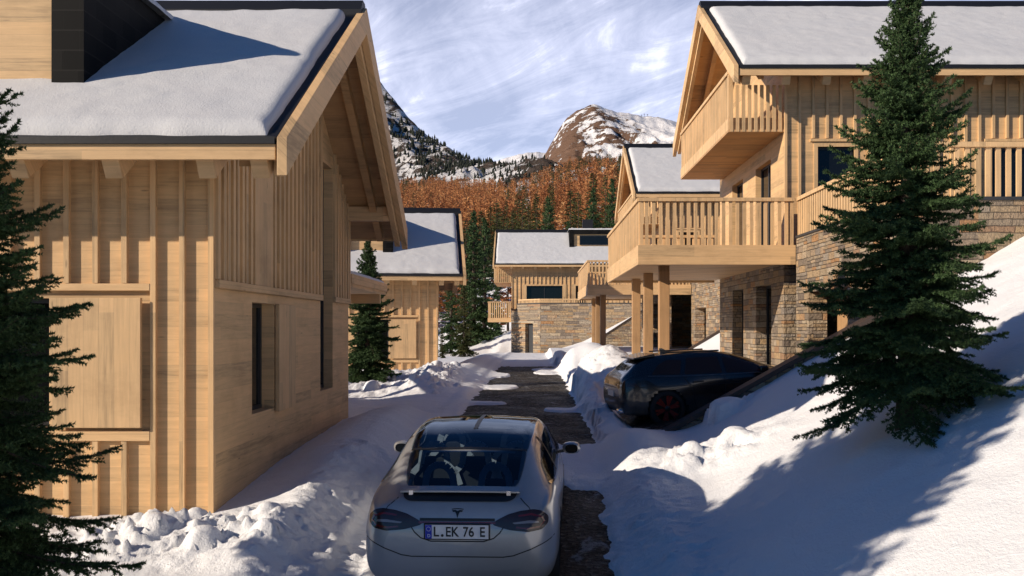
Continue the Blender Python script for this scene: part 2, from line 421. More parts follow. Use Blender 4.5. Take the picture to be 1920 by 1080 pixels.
def columns_wall(mb, axis, pos, th, spans, zbot, ztopf, openings):
    """a wall in the plane axis=pos with thickness th (signed, inwards) pierced by openings [(a0,a1,z0,z1)]"""
    cuts = sorted(set([spans[0], spans[1]] + [c for o in openings for c in o[:2]] + list(spans[2:])))
    for a, b in zip(cuts[:-1], cuts[1:]):
        zs = sorted([(o[2], o[3]) for o in openings if o[0] <= a + 1e-6 and o[1] >= b - 1e-6])
        lo = zbot
        pieces = []
        for z0, z1 in zs: pieces.append((lo, z0)); lo = z1
        pieces.append((lo, None))
        for z0, z1 in pieces:
            ta, tb = (float(ztopf(a)), float(ztopf(b))) if z1 is None else (z1, z1)
            if max(ta, tb) <= z0 + .005: continue
            poly = [(a, z0), (b, z0), (b, tb), (a, ta)]
            if axis == 'x': mb.prism(poly, 'x', pos, pos + th)
            else: mb.prism(poly, 'y', pos, pos + th)

def window(root, org, axis, pos, a0, a1, z0, z1, depth, mull=1, fw=.06, inward=1):
    """frame + pane set back into an opening. inward = sign of the inward direction along axis"""
    f = MB(org); d0 = pos + inward * depth; d1 = d0 + inward * .07
    def bx(m_, a, b, c, d, e0, e1):
        if axis == 'x': m_.box(e0, e1, a, b, c, d)
        else: m_.box(a, b, e0, e1, c, d)
    bx(f, a0 + .002, a0 + fw, z0 + .002, z1 - .002, d0, d1); bx(f, a1 - fw, a1 - .002, z0 + .002, z1 - .002, d0, d1)
    bx(f, a0 + fw, a1 - fw, z0 + .002, z0 + fw, d0, d1); bx(f, a0 + fw, a1 - fw, z1 - fw, z1 - .002, d0, d1)
    for i in range(1, mull):
        c = a0 + (a1 - a0) * i / mull; bx(f, c - .04, c + .04, z0 + fw, z1 - fw, d0, d1)
    w = f.build('window', M['frame'], root)
    p = MB(org); bx(p, a0 + fw, a1 - fw, z0 + fw, z1 - fw, d0 + inward * .035, d0 + inward * .05)
    p.build('pane', M['glass'], w)
    return w

def dormer(root, org, xa, xb, yf0, ztop, zf, seed=3, window_=False):
    """flat topped dormer in black tiles with a boarded front; xa<xb, yf0 = front plane"""
    zr0 = float(zf(yf0)); yr_ = yf0
    while float(zf(yr_)) < ztop and yr_ < yf0 + 8: yr_ += .02
    prof = [(yf0, zr0 - .1), (yr_, ztop - .1), (yr_, ztop), (yf0, ztop)]
    b = MB(org)
    for a, c in ((xa, xa + .12), (xb - .12, xb)): b.prism(prof, 'x', a, c)
    fr = .42
    b.box(xa + .12, xa + fr, yf0, yf0 + .1, zr0 - .05, ztop); b.box(xb - fr, xb - .12, yf0, yf0 + .1, zr0 - .05, ztop)
    b.box(xa + fr, xb - fr, yf0, yf0 + .1, ztop - .38, ztop)
    b.box(xa + .12, xb - .12, yf0 + .1, yr_, ztop - .1, ztop)
    o = b.build('dormer', M['tiles'], root)
    w = MB(org)
    if window_:
        w.box(xa + fr, xb - fr, yf0 + .14, yf0 + .2, zr0, ztop - .38)
        window(o, org, 'y', yf0 + .05, xa + fr + .5, xb - fr, zr0 + .35, ztop - .5, .0)
    else: w.box(xa + fr, xb - fr, yf0 + .14, yf0 + .2, zr0, ztop - .38)
    w.build('wall', M['wall_h'], o)
    snow_slab(o, xa - .08, xb + .1, yf0 - .1, yr_ + .1, lambda y: 0 * y + ztop + .01, .14, org, seed=seed, name='snow')
    return o

def railing(mb, p0, p1, zb, zt, pitch=.178, sw=.085, st=.045, cap=True, capw=.13, caph=.09):
    p0 = Vector((p0[0], p0[1], 0)); p1 = Vector((p1[0], p1[1], 0)); d = p1 - p0; L = d.length; d.normalize(); s = Vector((-d.y, d.x, 0))
    n = max(1, int(round(L / pitch)))
    for i in range(n + 1):
        c = p0 + d * min(max(L * i / n, sw / 2), L - sw / 2)
        vs = [c + d * a * sw / 2 + s * b * st / 2 + Vector((0, 0, z)) for z in (zb, zt - caph) for a, b in ((-1, -1), (1, -1), (1, 1), (-1, 1))]
        q = [(0, 3, 2, 1), (4, 5, 6, 7), (0, 1, 5, 4), (1, 2, 6, 5), (2, 3, 7, 6), (3, 0, 4, 7)]
        mb.add(vs, q)
    if cap:
        mb.beam(p0 - d * .03 + Vector((0, 0, zt - caph / 2)), p1 + d * .03 + Vector((0, 0, zt - caph / 2)), capw, caph)

def battens(mb, axis, pos, out, xs, zb, ztf, w=.068, t=.06):
    for x in xs:
        zt = ztf(x) if callable(ztf) else ztf
        if zt <= zb: continue
        if axis == 'y': mb.box(x - w / 2, x + w / 2, pos, pos + out * t, zb, zt)
        else: mb.box(pos, pos + out * t, x - w / 2, x + w / 2, zb, zt)

# ------------------------------------------------------------------ the left type of chalet (gable to the right)
def chalet_shuttered():
    org = (-3.98, 12, -2.4)
    root = empty('chalet', org, 'large timber chalet at left front, its shaded gable facing the snowy lane', 'house', 'timber chalets along the snowy lane')
    B = lambda: MB(org)
    XR, XL, Y0, Y1, ZB = -3.98, -16.5, 12., 20.65, -3.4
    yf, yb, ze, zr = 11.1, 21.55, 2.12, 5.32
    yr = (yf + yb) / 2; m = (zr - ze) / (yr - yf)
    zf0 = lambda y: zr - m * abs(y - yr)
    wt = lambda y: zf0(y) - .17
    # front wall (openings: the sliding shutter's window)
    wins = [(-7.3, -5.99, -1.26, .36), (-10.6, -9.3, -1.26, .36)]
    w = B(); columns_wall(w, 'y', Y0, .24, (XL, XR), ZB, lambda x: wt(Y0), wins)
    w.build('wall', M['wall_h'], root)
    for a, b, c, d in wins: window(root, org, 'y', Y0, a, b, c, d, .12)
    # gable wall
    ops = [(13.59, 14.74, -1.24, .35), (17.95, 19.05, -1.2, wt(19.05) - .35)]
    g = B(); columns_wall(g, 'x', XR - .002, -.24, (Y0 + .242, Y1 - .24, yr), ZB, wt, ops)
    g.build('gable_wall', M['wall_h'], root)
    k = B(); columns_wall(k, 'y', Y1, -.24, (XL, XR), ZB, lambda x: wt(Y1), []); k.build('wall', M['wall_h'], root)
    k = B(); columns_wall(k, 'x', XL + .002, .24, (Y0 + .242, Y1 - .24, yr), ZB, wt, []); k.build('gable_wall', M['wall_h'], root)
    window(root, org, 'x', XR, 13.59, 14.74, -1.24, .35, .19, inward=-1)
    window(root, org, 'x', XR, 17.95, 19.05, -1.2, wt(19.05) - .36, .18, inward=-1)
    # front battens, trims
    bt = B(); xs = [XR - .034 - .36 * i for i in range(34)]
    zt = wt(Y0) - .01
    full = [x for x in xs if x > -4.8]; rest = [x for x in xs if x <= -4.8]
    battens(bt, 'y', Y0 - .001, -1, full, ZB, zt)
    battens(bt, 'y', Y0 - .001, -1, rest, .545, zt)
    battens(bt, 'y', Y0 - .001, -1, rest, ZB, -1.425)
    bt.build('batten', M['wood_v'], root)
    tr = B().box(XL, -4.77, Y0 - .066, Y0 - .001, .45, .54); tr.box(XL, -4.77, Y0 - .066, Y0 - .001, -1.42, -1.29)
    tr.build('trim', M['wood_x'], root, .006)
    for x0, x1 in ((-5.99, -4.86), (-9.3, -8.17)):
        B().box(x0, x1, Y0 - .125, Y0 - .065, -1.25, .36).build('shutter', M['shutter'], root, .006)
    # gable battens in two densities, a plain panel between
    gb = B()
    ys = [12.03, 12.25, 12.42, 12.64, 12.81, 13.03, 13.2, 13.42, 13.62]
    y = 14.66
    while y < 20.6:
        if not (17.86 < y < 19.14): ys.append(y)
        y += .262
    ys += [17.88, 19.12, 20.6]
    battens(gb, 'x', XR, 1, ys, .6, lambda y: wt(y) - .01, .10, .05)
    gb.build('batten', M['wood_v'], root)
    t = B().box(XR, XR + .06, 12.0, 17.94, .49, .595); t.box(XR, XR + .06, 19.06, 20.65, .49, .595); t.build('trim', M['wood_y'], root, .006)
    B().box(XR + .001, XR + .03, 13.72, 14.58, .6, 2.45).build('shutter', M['shutter'], root)
    B().box(XR + .001, XR + .012, 13.74, 14.56, 2.46, 2.72).build('pane', M['glass'], root)
    B().box(XR + .012, XR + .075, 14.76, 15.78, -1.3, .35).build('shutter', M['shutter'], root, .006)
    dx = (-8.05, -5.83)
    zf = roof(root, org, -17.4, -2.83, yf, yb, ze, zr, 'R', XR, Y0, Y1, [-3.2] + [-3.83 - 1.1 * i for i in range(12)],
              holes=((dx[0] + .1, dx[1] - .1, 12.6, 15.1),), seed=11)
    dormer(root, org, dx[0], dx[1], 12.45, 4.86, lambda y: zf(y) + .06)
    B().box(-9.5, -8.9, yr + .3, yr + .9, zr - .4, zr + .9).build('chimney', M['roof'], root)
    # flat canopy behind the gable, over the side drive
    c = B().box(-9., XR + .0, 20.9, 25.95, .87, 1.0); c.box(-9., XR - .06, 20.9, 25.9, 1.0, 1.14)
    c.box(XR - .05, XR + .03, 20.9, 25.98, .95, 1.16)
    cp = c.build('canopy', M['wood_y'], root)
    d = B().box(-9., XR - .1, 25.5, 25.66, .63, .87); d.build('beam', M['wood_x'], cp)
    for px in (-6.4, -8.8): B().box(px - .1, px + .1, 25.46, 25.7, -2.6, .63).build('post', M['column'], cp)
    snow_slab(cp, -9., XR - .02, 20.95, 25.9, lambda y: 0 * y + 1.15, .12, org, nx=40, ny=40, seed=8, name='snow')
    return root

# ------------------------------------------------------------------ the right type of chalet (gable to the left, on stone)
def chalet_on_stone(org, label, X0, Y0, dz, roof_l, roof_r, terr, block, niche=True, winx=((.87, 1.82, 3.4, 4.69),), dorm=None, group='timber chalets along the snowy lane', seed=21,
                    cut=True):
    """X0,Y0 = near left corner of the timber storeys; terr = (x0,y0,x1,y1,railing base,railing top,columns); block = (x0,y0,z of coping, ground z)"""
    root = empty('chalet', org, label, 'house', group)
    B = lambda: MB(org)
    Y1 = Y0 + 8.6; XR = roof_r - .5
    yf, yb, ze, zr = Y0 - .9, Y0 + 9.5, 6.5 + dz, 9.72 + dz
    yr = (yf + yb) / 2; m = (zr - ze) / (yr - yf)
    wt = lambda y: zr - m * abs(y - yr) - .17
    Zs = 1.95 + dz
    bx0, by0, bz, gz = block
    # timber storeys
    fw = [(X0 + a, X0 + b, c + dz, d + dz) for a, b, c, d in winx]
    w = B(); columns_wall(w, 'y', Y0, .24, (X0, XR), Zs, lambda x: wt(Y0), fw); w.build('wall', M['wall_h'], root)
    for a, b, c, d in fw:
        window(root, org, 'y', Y0, a, b, c, d, .1, mull=1 if b - a < 2 else 3)
        t = B().box(a - .1, a, Y0 - .03, Y0 + .1, c - .1, d + .1); t.box(b, b + .1, Y0 - .03, Y0 + .1, c - .1, d + .1)
        t.box(a, b, Y0 - .03, Y0 + .1, d, d + .1); t.box(a, b, Y0 - .05, Y0 + .1, c - .1, c)
        t.build('window_trim', M['wood_v'], root)
    doors = [(Y0 + 1.4, Y0 + 3.2), (Y0 + 4.9, Y0 + 6.5)]
    g = B(); columns_wall(g, 'x', X0 - .002, .24, (Y0 + .242, Y1 - .24, yr), Zs, wt, [(a, b, 2.1 + dz, 4.62 + dz) for a, b in doors]); g.build('gable_wall', M['wall_h'], root)
    for a, b in doors: window(root, org, 'x', X0, a, b, 2.1 + dz, 4.62 + dz, .16, mull=2)
    k = B(); columns_wall(k, 'y', Y1, -.24, (X0, XR), Zs, lambda x: wt(Y1), []); k.build('wall', M['wall_h'], root)
    k = B(); columns_wall(k, 'x', XR - .002, -.24, (Y0 + .242, Y1 - .24, yr), Zs, wt, []); k.build('gable_wall', M['wall_h'], root)
    bt = B(); zt = wt(Y0) - .01
    i = 0
    while X0 + .034 + .36 * i < XR:
        x = X0 + .034 + .36 * i; i += 1
        lo = Zs
        for a, b, c, d in fw:
            if a - .2 < x < b + .2: lo = d + .22
        battens(bt, 'y', Y0 - .001, -1, [x], lo, zt)
    for a, b, c, d in fw: bt.box(a - .2, b + .2, Y0 - .07, Y0 - .001, d + .13, d + .2)
    bt.build('batten', M['wood_v'], root)
    # attic balcony hung under the gable
    bl = roof_l + .06; z0, z1 = 5.08 + dz, 6.68 + dz; ye = Y1 - .5
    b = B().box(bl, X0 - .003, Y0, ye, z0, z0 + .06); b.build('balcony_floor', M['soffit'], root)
    b = B().box(bl, bl + .09, Y0, ye, z0 + .0615, z0 + .36); b.box(bl + .09, X0 - .003, Y0 + .06, Y0 + .12, z0 + .0615, z0 + .38)
    railing(b, (bl + .045, Y0 + .05), (bl + .045, ye - .02), z0 + .362, z1, .165, .085)
    b.box(bl, bl + .11, Y0 - .005, Y0 + .115, z0 + .365, z1 + .35)
    n = 8
    for j in range(n + 1):
        x = bl + .08 + (X0 - .1 - bl - .08) * j / n
        b.box(x - .042, x + .042, Y0 - .012, Y0 + .045, z0 + .003, ze - .2)
    b.build('balcony_rail', M['wood_v'], root)
    zf = roof(root, org, roof_l, roof_r, yf, yb, ze, zr, 'L', X0, Y0, Y1, [X0 - .14 + 1.02 * i for i in range(int((roof_r - X0) / 1.02))] + [roof_l + .36], seed=seed,
              holes=() if not dorm else ((dorm[0] + .1, dorm[1] - .1, dorm[2] + .15, dorm[2] + 2.4),))
    if dorm: dormer(root, org, dorm[0], dorm[1], dorm[2], float(zf(dorm[2])) + dorm[3], lambda y: zf(y) + .06, window_=True)
    # stone storey
    s = B(); columns_wall(s, 'x', X0, .5, (Y0, Y1), gz - 1.0, lambda y: Zs - .02, [(a - .05, b - .05, gz - .9, 1.2 + dz) for a, b in doors])
    s.build('stone_wall', M['stone'], root)
    for a, b in doors: window(root, org, 'x', X0, a - .05, b - .05, gz - .05, 1.2 + dz, .3, mull=2, fw=.08)
    k = B(); columns_wall(k, 'y', Y1 - .001, -.5, (X0 + .5, XR), gz - 1., lambda x: Zs - .02, []); k.build('stone_wall', M['stone'], root)
    # stone terrace block in front
    o_ = [(by0 + 3.4, by0 + 6.3, gz - .95, .85 + dz)] if niche else []
    s = B(); columns_wall(s, 'x', bx0, .45, (by0, Y0 - .5), gz - 1., lambda y: bz, o_)
    s.build('stone_wall', M['stone'], root)
    s = B(); columns_wall(s, 'y', by0 + .001, .45, (bx0 + .45, XR + 4), gz - 1., lambda x: bz, []); s.build('stone_wall', M['stone_big'], root)
    if niche:
        B().box(bx0 + .7, bx0 + .76, by0 + 3.4, by0 + 6.3, gz - .9, .85 + dz).build('garage_door', M['column'], root)
    s = B().box(bx0 + .45, XR + 4, by0 + .45, Y0 - .003, bz - .25, bz - .02); s.build('terrace_slab', M['slate'], root)
    s = B().box(bx0 - .03, bx0 + .4, by0 - .03, Y0 - .52, bz + .001, bz + .06); s.box(bx0 + .4, XR + 4, by0 - .03, by0 + .4, bz + .001, bz + .06)
    s.build('coping', M['slate'], root)
    tx0, ty0, tx1, ty1, tb, tt, cols = terr
    r = B()
    railing(r, (bx0 + .06, ty0 - .0), (bx0 + .06, by0 + .05), bz + .07, tt, .185)
    railing(r, (bx0 + .12, by0 + .06), (XR + 4, by0 + .06), bz + .07, tt, .185)
    r.build('terrace_rail', M['wood_v'], root)
    # cantilevered timber terrace on posts
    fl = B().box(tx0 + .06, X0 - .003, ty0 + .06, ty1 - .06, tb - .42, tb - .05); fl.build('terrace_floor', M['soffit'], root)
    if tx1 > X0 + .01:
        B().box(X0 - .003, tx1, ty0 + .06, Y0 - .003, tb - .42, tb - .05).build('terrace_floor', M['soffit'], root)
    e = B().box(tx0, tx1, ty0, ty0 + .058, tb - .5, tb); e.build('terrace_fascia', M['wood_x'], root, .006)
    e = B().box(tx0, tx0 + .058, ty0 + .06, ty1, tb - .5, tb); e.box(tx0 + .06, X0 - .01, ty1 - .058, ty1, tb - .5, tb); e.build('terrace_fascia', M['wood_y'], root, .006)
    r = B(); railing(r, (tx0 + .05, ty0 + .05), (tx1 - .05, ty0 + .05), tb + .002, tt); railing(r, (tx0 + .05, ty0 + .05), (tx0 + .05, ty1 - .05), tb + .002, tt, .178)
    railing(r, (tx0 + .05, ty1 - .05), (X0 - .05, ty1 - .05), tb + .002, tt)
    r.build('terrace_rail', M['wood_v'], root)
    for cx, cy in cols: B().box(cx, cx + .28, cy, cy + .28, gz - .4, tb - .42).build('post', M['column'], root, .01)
    return root

def sloping_wall(org, pts, Y, th, label, drop=3.):
    """retaining wall along x with a coping that climbs: pts = [(x,z),(x,z)]"""
    root = empty('retaining_wall', org, label, 'wall')
    (xa, za), (xb, zb) = pts
    B = lambda: MB(org)
    B().prism([(xa, za - drop), (xb, za - drop), (xb, zb - .07), (xa, za - .07)], 'y', Y, Y + th).build('stone_wall', M['stone'], root)
    B().prism([(xa - .02, za - .069), (xb, zb - .069), (xb, zb + .03), (xa - .02, za + .03)], 'y', Y - .05, Y + th + .05).build('coping', M['brown_coping'], root, .008)
    return root
# ------------------------------------------------------------------ ground
def road_z(Y): return np.interp(Y, [-30, 5, 9.4, 14, 18, 22, 45, 70, 84, 105], [-5.4, -3.18, -2.77, -2.30, -2.08, -1.98, -1.92, -2.05, -2.25, -1.9])
def left_z(Y): return np.interp(Y, [-30, 6, 10, 12, 15, 20, 25, 45, 70, 84, 105], [-5., -2.95, -2.62, -2.38, -2.2, -2.03, -2.02, -2.02, -2.3, -2.6, -2.6])
def drive_z(X): return np.interp(X, [1.2, 1.6, 6.], [-2.02, -1.98, -1.13])
def slope_top(z): return np.where(z > 1.7, 1.7 + (z - 1.7) * .25, z)
W1 = ((2.0, -2.08), (6.72, .55), 17.1)
W2 = ((5.6, -1.5), (7.84, -.14), 40.1)
W3 = ((3.5, -1.35), (7.6, 1.32), 64.)

def right_z(X, Y):
    p1 = slope_top(-1.30 + .575 * (X - 3.7)) + .01 * ss(14, 16.5, Y) - .06 * (1 - ss(14, 16.5, Y))
    d1 = np.where(Y < 24.6, drive_z(X), np.interp(X, [1.2, 2.6], [-1.96, -1.16]))
    p2 = np.maximum(slope_top(-.95 + .6 * (X - 6.6)), d1)
    d2 = np.interp(X, [1.2, 2.8], [-1.95, -1.1]) + 0 * Y
    p3 = np.maximum(-1.42 + .62 * (X - 3.6), -1.45)
    d4 = np.interp(X, [-2, 1, 4, 9], [-2.2, -2.1, -1.2, 1.4]) + 0 * Y
    z = p1
    w = np.clip((Y - 17.14) / .22, 0, 1); z = z * (1 - w) + d1 * w
    w = ss(34.6, 38.6, Y); z = z * (1 - w) + p2 * w
    w = np.clip((Y - 40.14) / .3, 0, 1); z = z * (1 - w) + d2 * w
    w = ss(55, 60, Y); z = z * (1 - w) + (-1.5) * w
    w = np.clip((Y - 64.05) / .3, 0, 1); z = z * (1 - w) + p3 * w
    w = ss(66, 76, Y); z = z * (1 - w) + d4 * w
    return z

def road_sd(X, Y):
    """signed depth inside the bare asphalt (positive inside)"""
    n = .10 * fbm(X * 1.3, Y * 1.0, 4, 40) + .13 * fbm(X * 5, Y * 3.2, 4, 41)
    a = np.minimum(np.minimum(X + 1.62, 1.13 - X), np.minimum((Y - 17.2) * .25, (47 - Y) * .12))
    b = np.minimum(np.minimum(X + .9, .93 - X), (13.75 - Y) * .4)
    s = np.maximum(a, b) + n
    for (cx, cy, rx, ry, h) in ((-.8, 31., .55, 1.1, 1.55), (.55, 22.7, .42, .42, 1.5), (-.95, 24.6, .5, .4, 1.3), (.3, 40, .5, 1.6, 1.2), (-1.2, 38., .6, 1.4, 1.0), (-1.4, 20., .3, 1.0, .5), (.6, 43., .7, 1.2, 1.2), (-.5, 27.6, .6, .25, .7)):
        s = s - h * np.exp(-((X - cx) / rx) ** 2 - ((Y - cy) / ry) ** 2)
    return s

def ground(X, Y):
    zr = road_z(Y)
    sd = road_sd(X, Y)
    # left side
    hump = np.interp(Y, [5, 10, 12, 14, 17.2, 20., 21.2, 25.5, 27, 33, 40, 60, 70], [.1, .14, .24, .40, .50, .34, .05, .04, .22, .30, .35, .3, .0])
    lz = left_z(Y)
    u = -X
    nr = 1 - ss(13, 15, Y)
    prof_bank = zr + .06 + hump * ss(1.7 + .6 * nr, 2.75 + .35 * nr, u) + .05 * np.exp(-((u - 1.95 - .45 * nr) / .2) ** 2)
    left = prof_bank + (lz + .04 - prof_bank) * ss(2.9, 4.3, u)
    # windrow in front of the gable
    left = left + .15 * np.exp(-((u - 2.72 - (12.6 - Y) * .10) / .32) ** 2) * ss(9.2, 10.4, Y) * (1 - ss(12.4, 15, Y))
    left = left + .22 * np.exp(-((u - 4.2) / 1.15) ** 2 - ((Y - 11.0) / .55) ** 2)
    left = left + .42 * np.exp(-((Y - 33) / 3.2) ** 2) * ss(2.3, 3.6, u) * (1 - ss(7, 9.5, u)) + .25 * np.exp(-((Y - 28.2) / .9) ** 2) * ss(2.6, 3.3, u)
    # right side
    rz = right_z(X, Y)
    bank = zr + .05 + .22 * ss(1.0, 1.6, X)
    bank = bank + .26 * np.exp(-((X - 1.75) / .55) ** 2 - ((Y - 15.6) / 1.1) ** 2)
    bank = bank + np.interp(Y, [17, 18.5, 24, 25], [0, .1, .18, .1]) * np.exp(-((X - 1.35) / .35) ** 2)
    k = .18
    # smooth maximum
    h = np.clip(.5 + .5 * (rz - bank) / k, 0, 1)
    mx = bank * (1 - h) + rz * h + k * h * (1 - h)
    dn = ss(17.2, 17.5, Y) * (1 - ss(24.2, 25, Y)) * ss(1.5, 2.0, X)
    right = mx * (1 - dn) + (rz - .05) * dn
    right = right + .95 * np.exp(-((X - 1.95) / .75) ** 2 - ((Y - 27.5) / 2.6) ** 2) + .85 * np.exp(-((X - 1.9) / 1.0) ** 2 - ((Y - 38.) / 3.) ** 2) + .6 * np.exp(-((X - .6) / 1.3) ** 2 - ((Y - 50.) / 2.) ** 2)
    right = right + .22 * np.exp(-((X - 2.55) / .75) ** 2 - ((Y - 13.9) / .55) ** 2)
    mid = zr + .05
    z = np.where(X < 0, mid + (left - mid) * ss(1.45, 1.75, u), mid + (right - mid) * ss(.85, 1.15, X))
    # snow-free asphalt: the snow sheet dips under the road sheet
    bare = np.clip(sd / .10, -1, 1)
    inr = (np.abs(X + .2) < 1.75)
    z = np.where((sd > -.1) & inr, np.minimum(z, zr + .05 - .055 * (bare + 1)), z)
    # valley behind and the wooded hillside
    far = ss(84, 100, Y)
    zb = np.clip(-.55 + .33 * (X + 2.4), -4.5, 9) + np.maximum(0, Y - 112) * .172 * ss(112, 150, Y) + .035 * np.maximum(0, Y - 150) * 0
    zb = zb + 3.0 * fbm(X / 60., Y / 60., 3, 77) * ss(130, 220, Y)
    z = z * (1 - far) + zb * far
    # surface texture of old snow
    away = 1 - np.clip((sd + .12) / .1, 0, 1) * inr
    z = z + away * (.028 * fbm(X * .9, Y * .9, 4, 5) + .011 * fbm(X * 4.2, Y * 4.2, 4, 6))
    rut = np.exp(-((X + 2.02) / .20) ** 4) * (1 - ss(13, 15, Y))
    z = z - away * rut * (.045 + .014 * np.sign(np.sin((Y + .5 * np.abs(X + 2.02)) * 34))) + away * .03 * np.exp(-((np.abs(X + 2.02) - .25) / .07) ** 2) * (1 - ss(13, 15, Y)) * (1 + .6 * fbm(X * 9, Y * 9, 2, 33))
    wind = ss(2.6, 4., X) * (Y < 17.2)
    z = z + wind * (.022 * fbm(X * 2.2 + Y * .9, Y * .9 - X * .5, 4, 8) + .010 * fbm(X * 9 + Y * 2, Y * 4 - X, 3, 9))
    rough = np.exp(-((u - 4.1) / 1.25) ** 4 - ((Y - 10.9) / .75) ** 4) + .9 * np.exp(-((Y - 31.5) / 4.6) ** 4) * ss(2.2, 2.9, u) * (1 - ss(7.5, 9.5, u)) \
        + .95 * np.exp(-((X - 2.5) / .95) ** 4 - ((Y - 14.) / .65) ** 4) + .6 * np.exp(-((X - 3.5) / .45) ** 4 - ((Y - 16.6) / .35) ** 4) + .25 * np.exp(-((X - 1.5) / .6) ** 4) * (Y < 13.2) + .35 * np.exp(-((u - 2.6) / .5) ** 4) * (Y < 15) + .5 * np.exp(-((X - 1.45) / .3) ** 4) * (Y > 18) * (Y < 30) + .5 * np.exp(-((X - 1.9) / .9) ** 4 - ((Y - 27.3) / 3.) ** 4)
    wx = X + .10 * fbm(X * 3, Y * 3, 2, 61); wy = Y + .10 * fbm(X * 3, Y * 3, 2, 63)
    for sz, am, sd_ in ((.50, .06, 1), (.26, .075, 2), (.14, .065, 3), (.085, .05, 4)):
        d, c, ox, oy = worley(wx / sz, wy / sz, 70 + sd_)
        h_ = c ** 1.8 * (1 - .12 * d) + (np.mod(c * 17.3, 1) - .5) * ox * 1.7 + (np.mod(c * 41.7, 1) - .5) * oy * 1.7
        z = z + rough * am * (h_ - .22)
    z = z + rough * (.022 * fbm(X * 6, Y * 6, 3, 13) + .02 * fbm(X * 16, Y * 16, 3, 12))
    return z

def build_ground():
    def seg(a, b, st): return np.arange(a, b - 1e-6, st)
    gx = np.concatenate([-np.geomspace(7., 330, 46)[::-1], seg(-6.9, -5.6, .08), seg(-5.6, -2.2, .042), seg(-2.2, 1.6, .045), seg(1.6, 5., .06), seg(5., 9.5, .1), np.geomspace(9.5, 330, 44)])
    gy = np.concatenate([seg(-26, 4, 2.), seg(4, 8.6, .12), seg(8.6, 10., .05), seg(10., 12.4, .036), seg(12.4, 15., .05), seg(15., 17.1, .07), seg(17.1, 17.5, .03), seg(17.5, 24, .08), seg(24, 40, .10), seg(40, 40.6, .05), seg(40.6, 63.8, .22), seg(63.8, 64.6, .1), seg(64.6, 112, .6), np.geomspace(112, 1000, 90)])
    X, Y = np.meshgrid(gx, gy, indexing='ij')
    Z = ground(X, Y)
    rs = np.random.RandomState(4)
    def blob(cx, cy, r, h):
        i0, i1 = np.searchsorted(gx, [cx - r, cx + r]); j0, j1 = np.searchsorted(gy, [cy - r, cy + r])
        if i1 - i0 < 2 or j1 - j0 < 2: return
        x = X[i0:i1, j0:j1]; y = Y[i0:i1, j0:j1]
        n = .9 * fbm(x * 1.6 / r, y * 1.6 / r, 4, int(cx * 100) % 1000, .65)
        d = np.clip(1 - ((x - cx) ** 2 + (y - cy) ** 2) / r ** 2 * (1 + n), 0, 1)
        ci = min(max(np.searchsorted(gx, cx), 0), len(gx) - 1); cj = min(max(np.searchsorted(gy, cy), 0), len(gy) - 1)
        b = Z0[ci, cj] - r * .25 + h * np.sqrt(d)
        Z[i0:i1, j0:j1] = np.where(d > 0, np.maximum(Z[i0:i1, j0:j1], b), Z[i0:i1, j0:j1])
    Z0 = Z.copy()
    def field(n, x0, x1, y0, y1, r0, r1):
        for _ in range(n):
            r = r0 + (r1 - r0) * rs.rand() ** 2.5
            blob(x0 + (x1 - x0) * rs.rand(), y0 + (y1 - y0) * rs.rand(), r, r * (.7 + .5 * rs.rand()))
    field(10, -5.4, -2.9, 10.4, 11.5, .05, .16); field(40, -8.2, -2.5, 27., 36.5, .06, .26); field(40, -3.2, -2.2, 26, 31, .05, .16)
    field(16, 1.9, 3.2, 13.6, 14.5, .05, .2); field(40, 1.0, 1.6, 18, 26, .03, .08); field(30, -2.3, -1.8, 9.5, 19, .03, .08); field(14, 1.1, 1.7, 8.5, 13, .03, .08)
    blob(-3.62, 10.55, .19, .17); blob(-4.3, 10.9, .16, .15); blob(-3.1, 11.2, .13, .13); blob(2.95, 14.05, .22, .17); blob(3.42, 16.7, .38, .30); blob(3.25, 16.75, .24, .2)
    v = np.stack([X, Y, Z], -1).reshape(-1, 3); n, m = X.shape
    idx = np.arange(n * m).reshape(n, m)
    q = np.stack([idx[:-1, :-1], idx[1:, :-1], idx[1:, 1:], idx[:-1, 1:]], -1).reshape(-1, 4)
    g = link_mesh('snow_ground', np_mesh('snow_ground', v, q), M['snow'], None, True); tag(g, kind='structure')
    # asphalt
    def sheet(name, xs, ys, zfun):
        X, Y = np.meshgrid(xs, ys, indexing='ij'); Z = zfun(X, Y)
        v = np.stack([X, Y, Z], -1).reshape(-1, 3); n, m = X.shape; idx = np.arange(n * m).reshape(n, m)
        q = np.stack([idx[:-1, :-1], idx[1:, :-1], idx[1:, 1:], idx[:-1, 1:]], -1).reshape(-1, 4)
        return tag(link_mesh(name, np_mesh(name, v, q), M['asphalt'], None, True), kind='structure')
    sheet('road', np.linspace(-1.9, 1.35, 14), np.arange(-25, 52, .4), lambda x, y: road_z(y) + 0 * x - .004)
    sheet('driveway', np.linspace(1.9, 6.5, 20), np.linspace(17.5, 24.4, 20), lambda x, y: drive_z(x) + 0 * y - .02 + .0 * x)
    return lambda x, y: float(ground(np.array([float(x)]), np.array([float(y)]))[0])

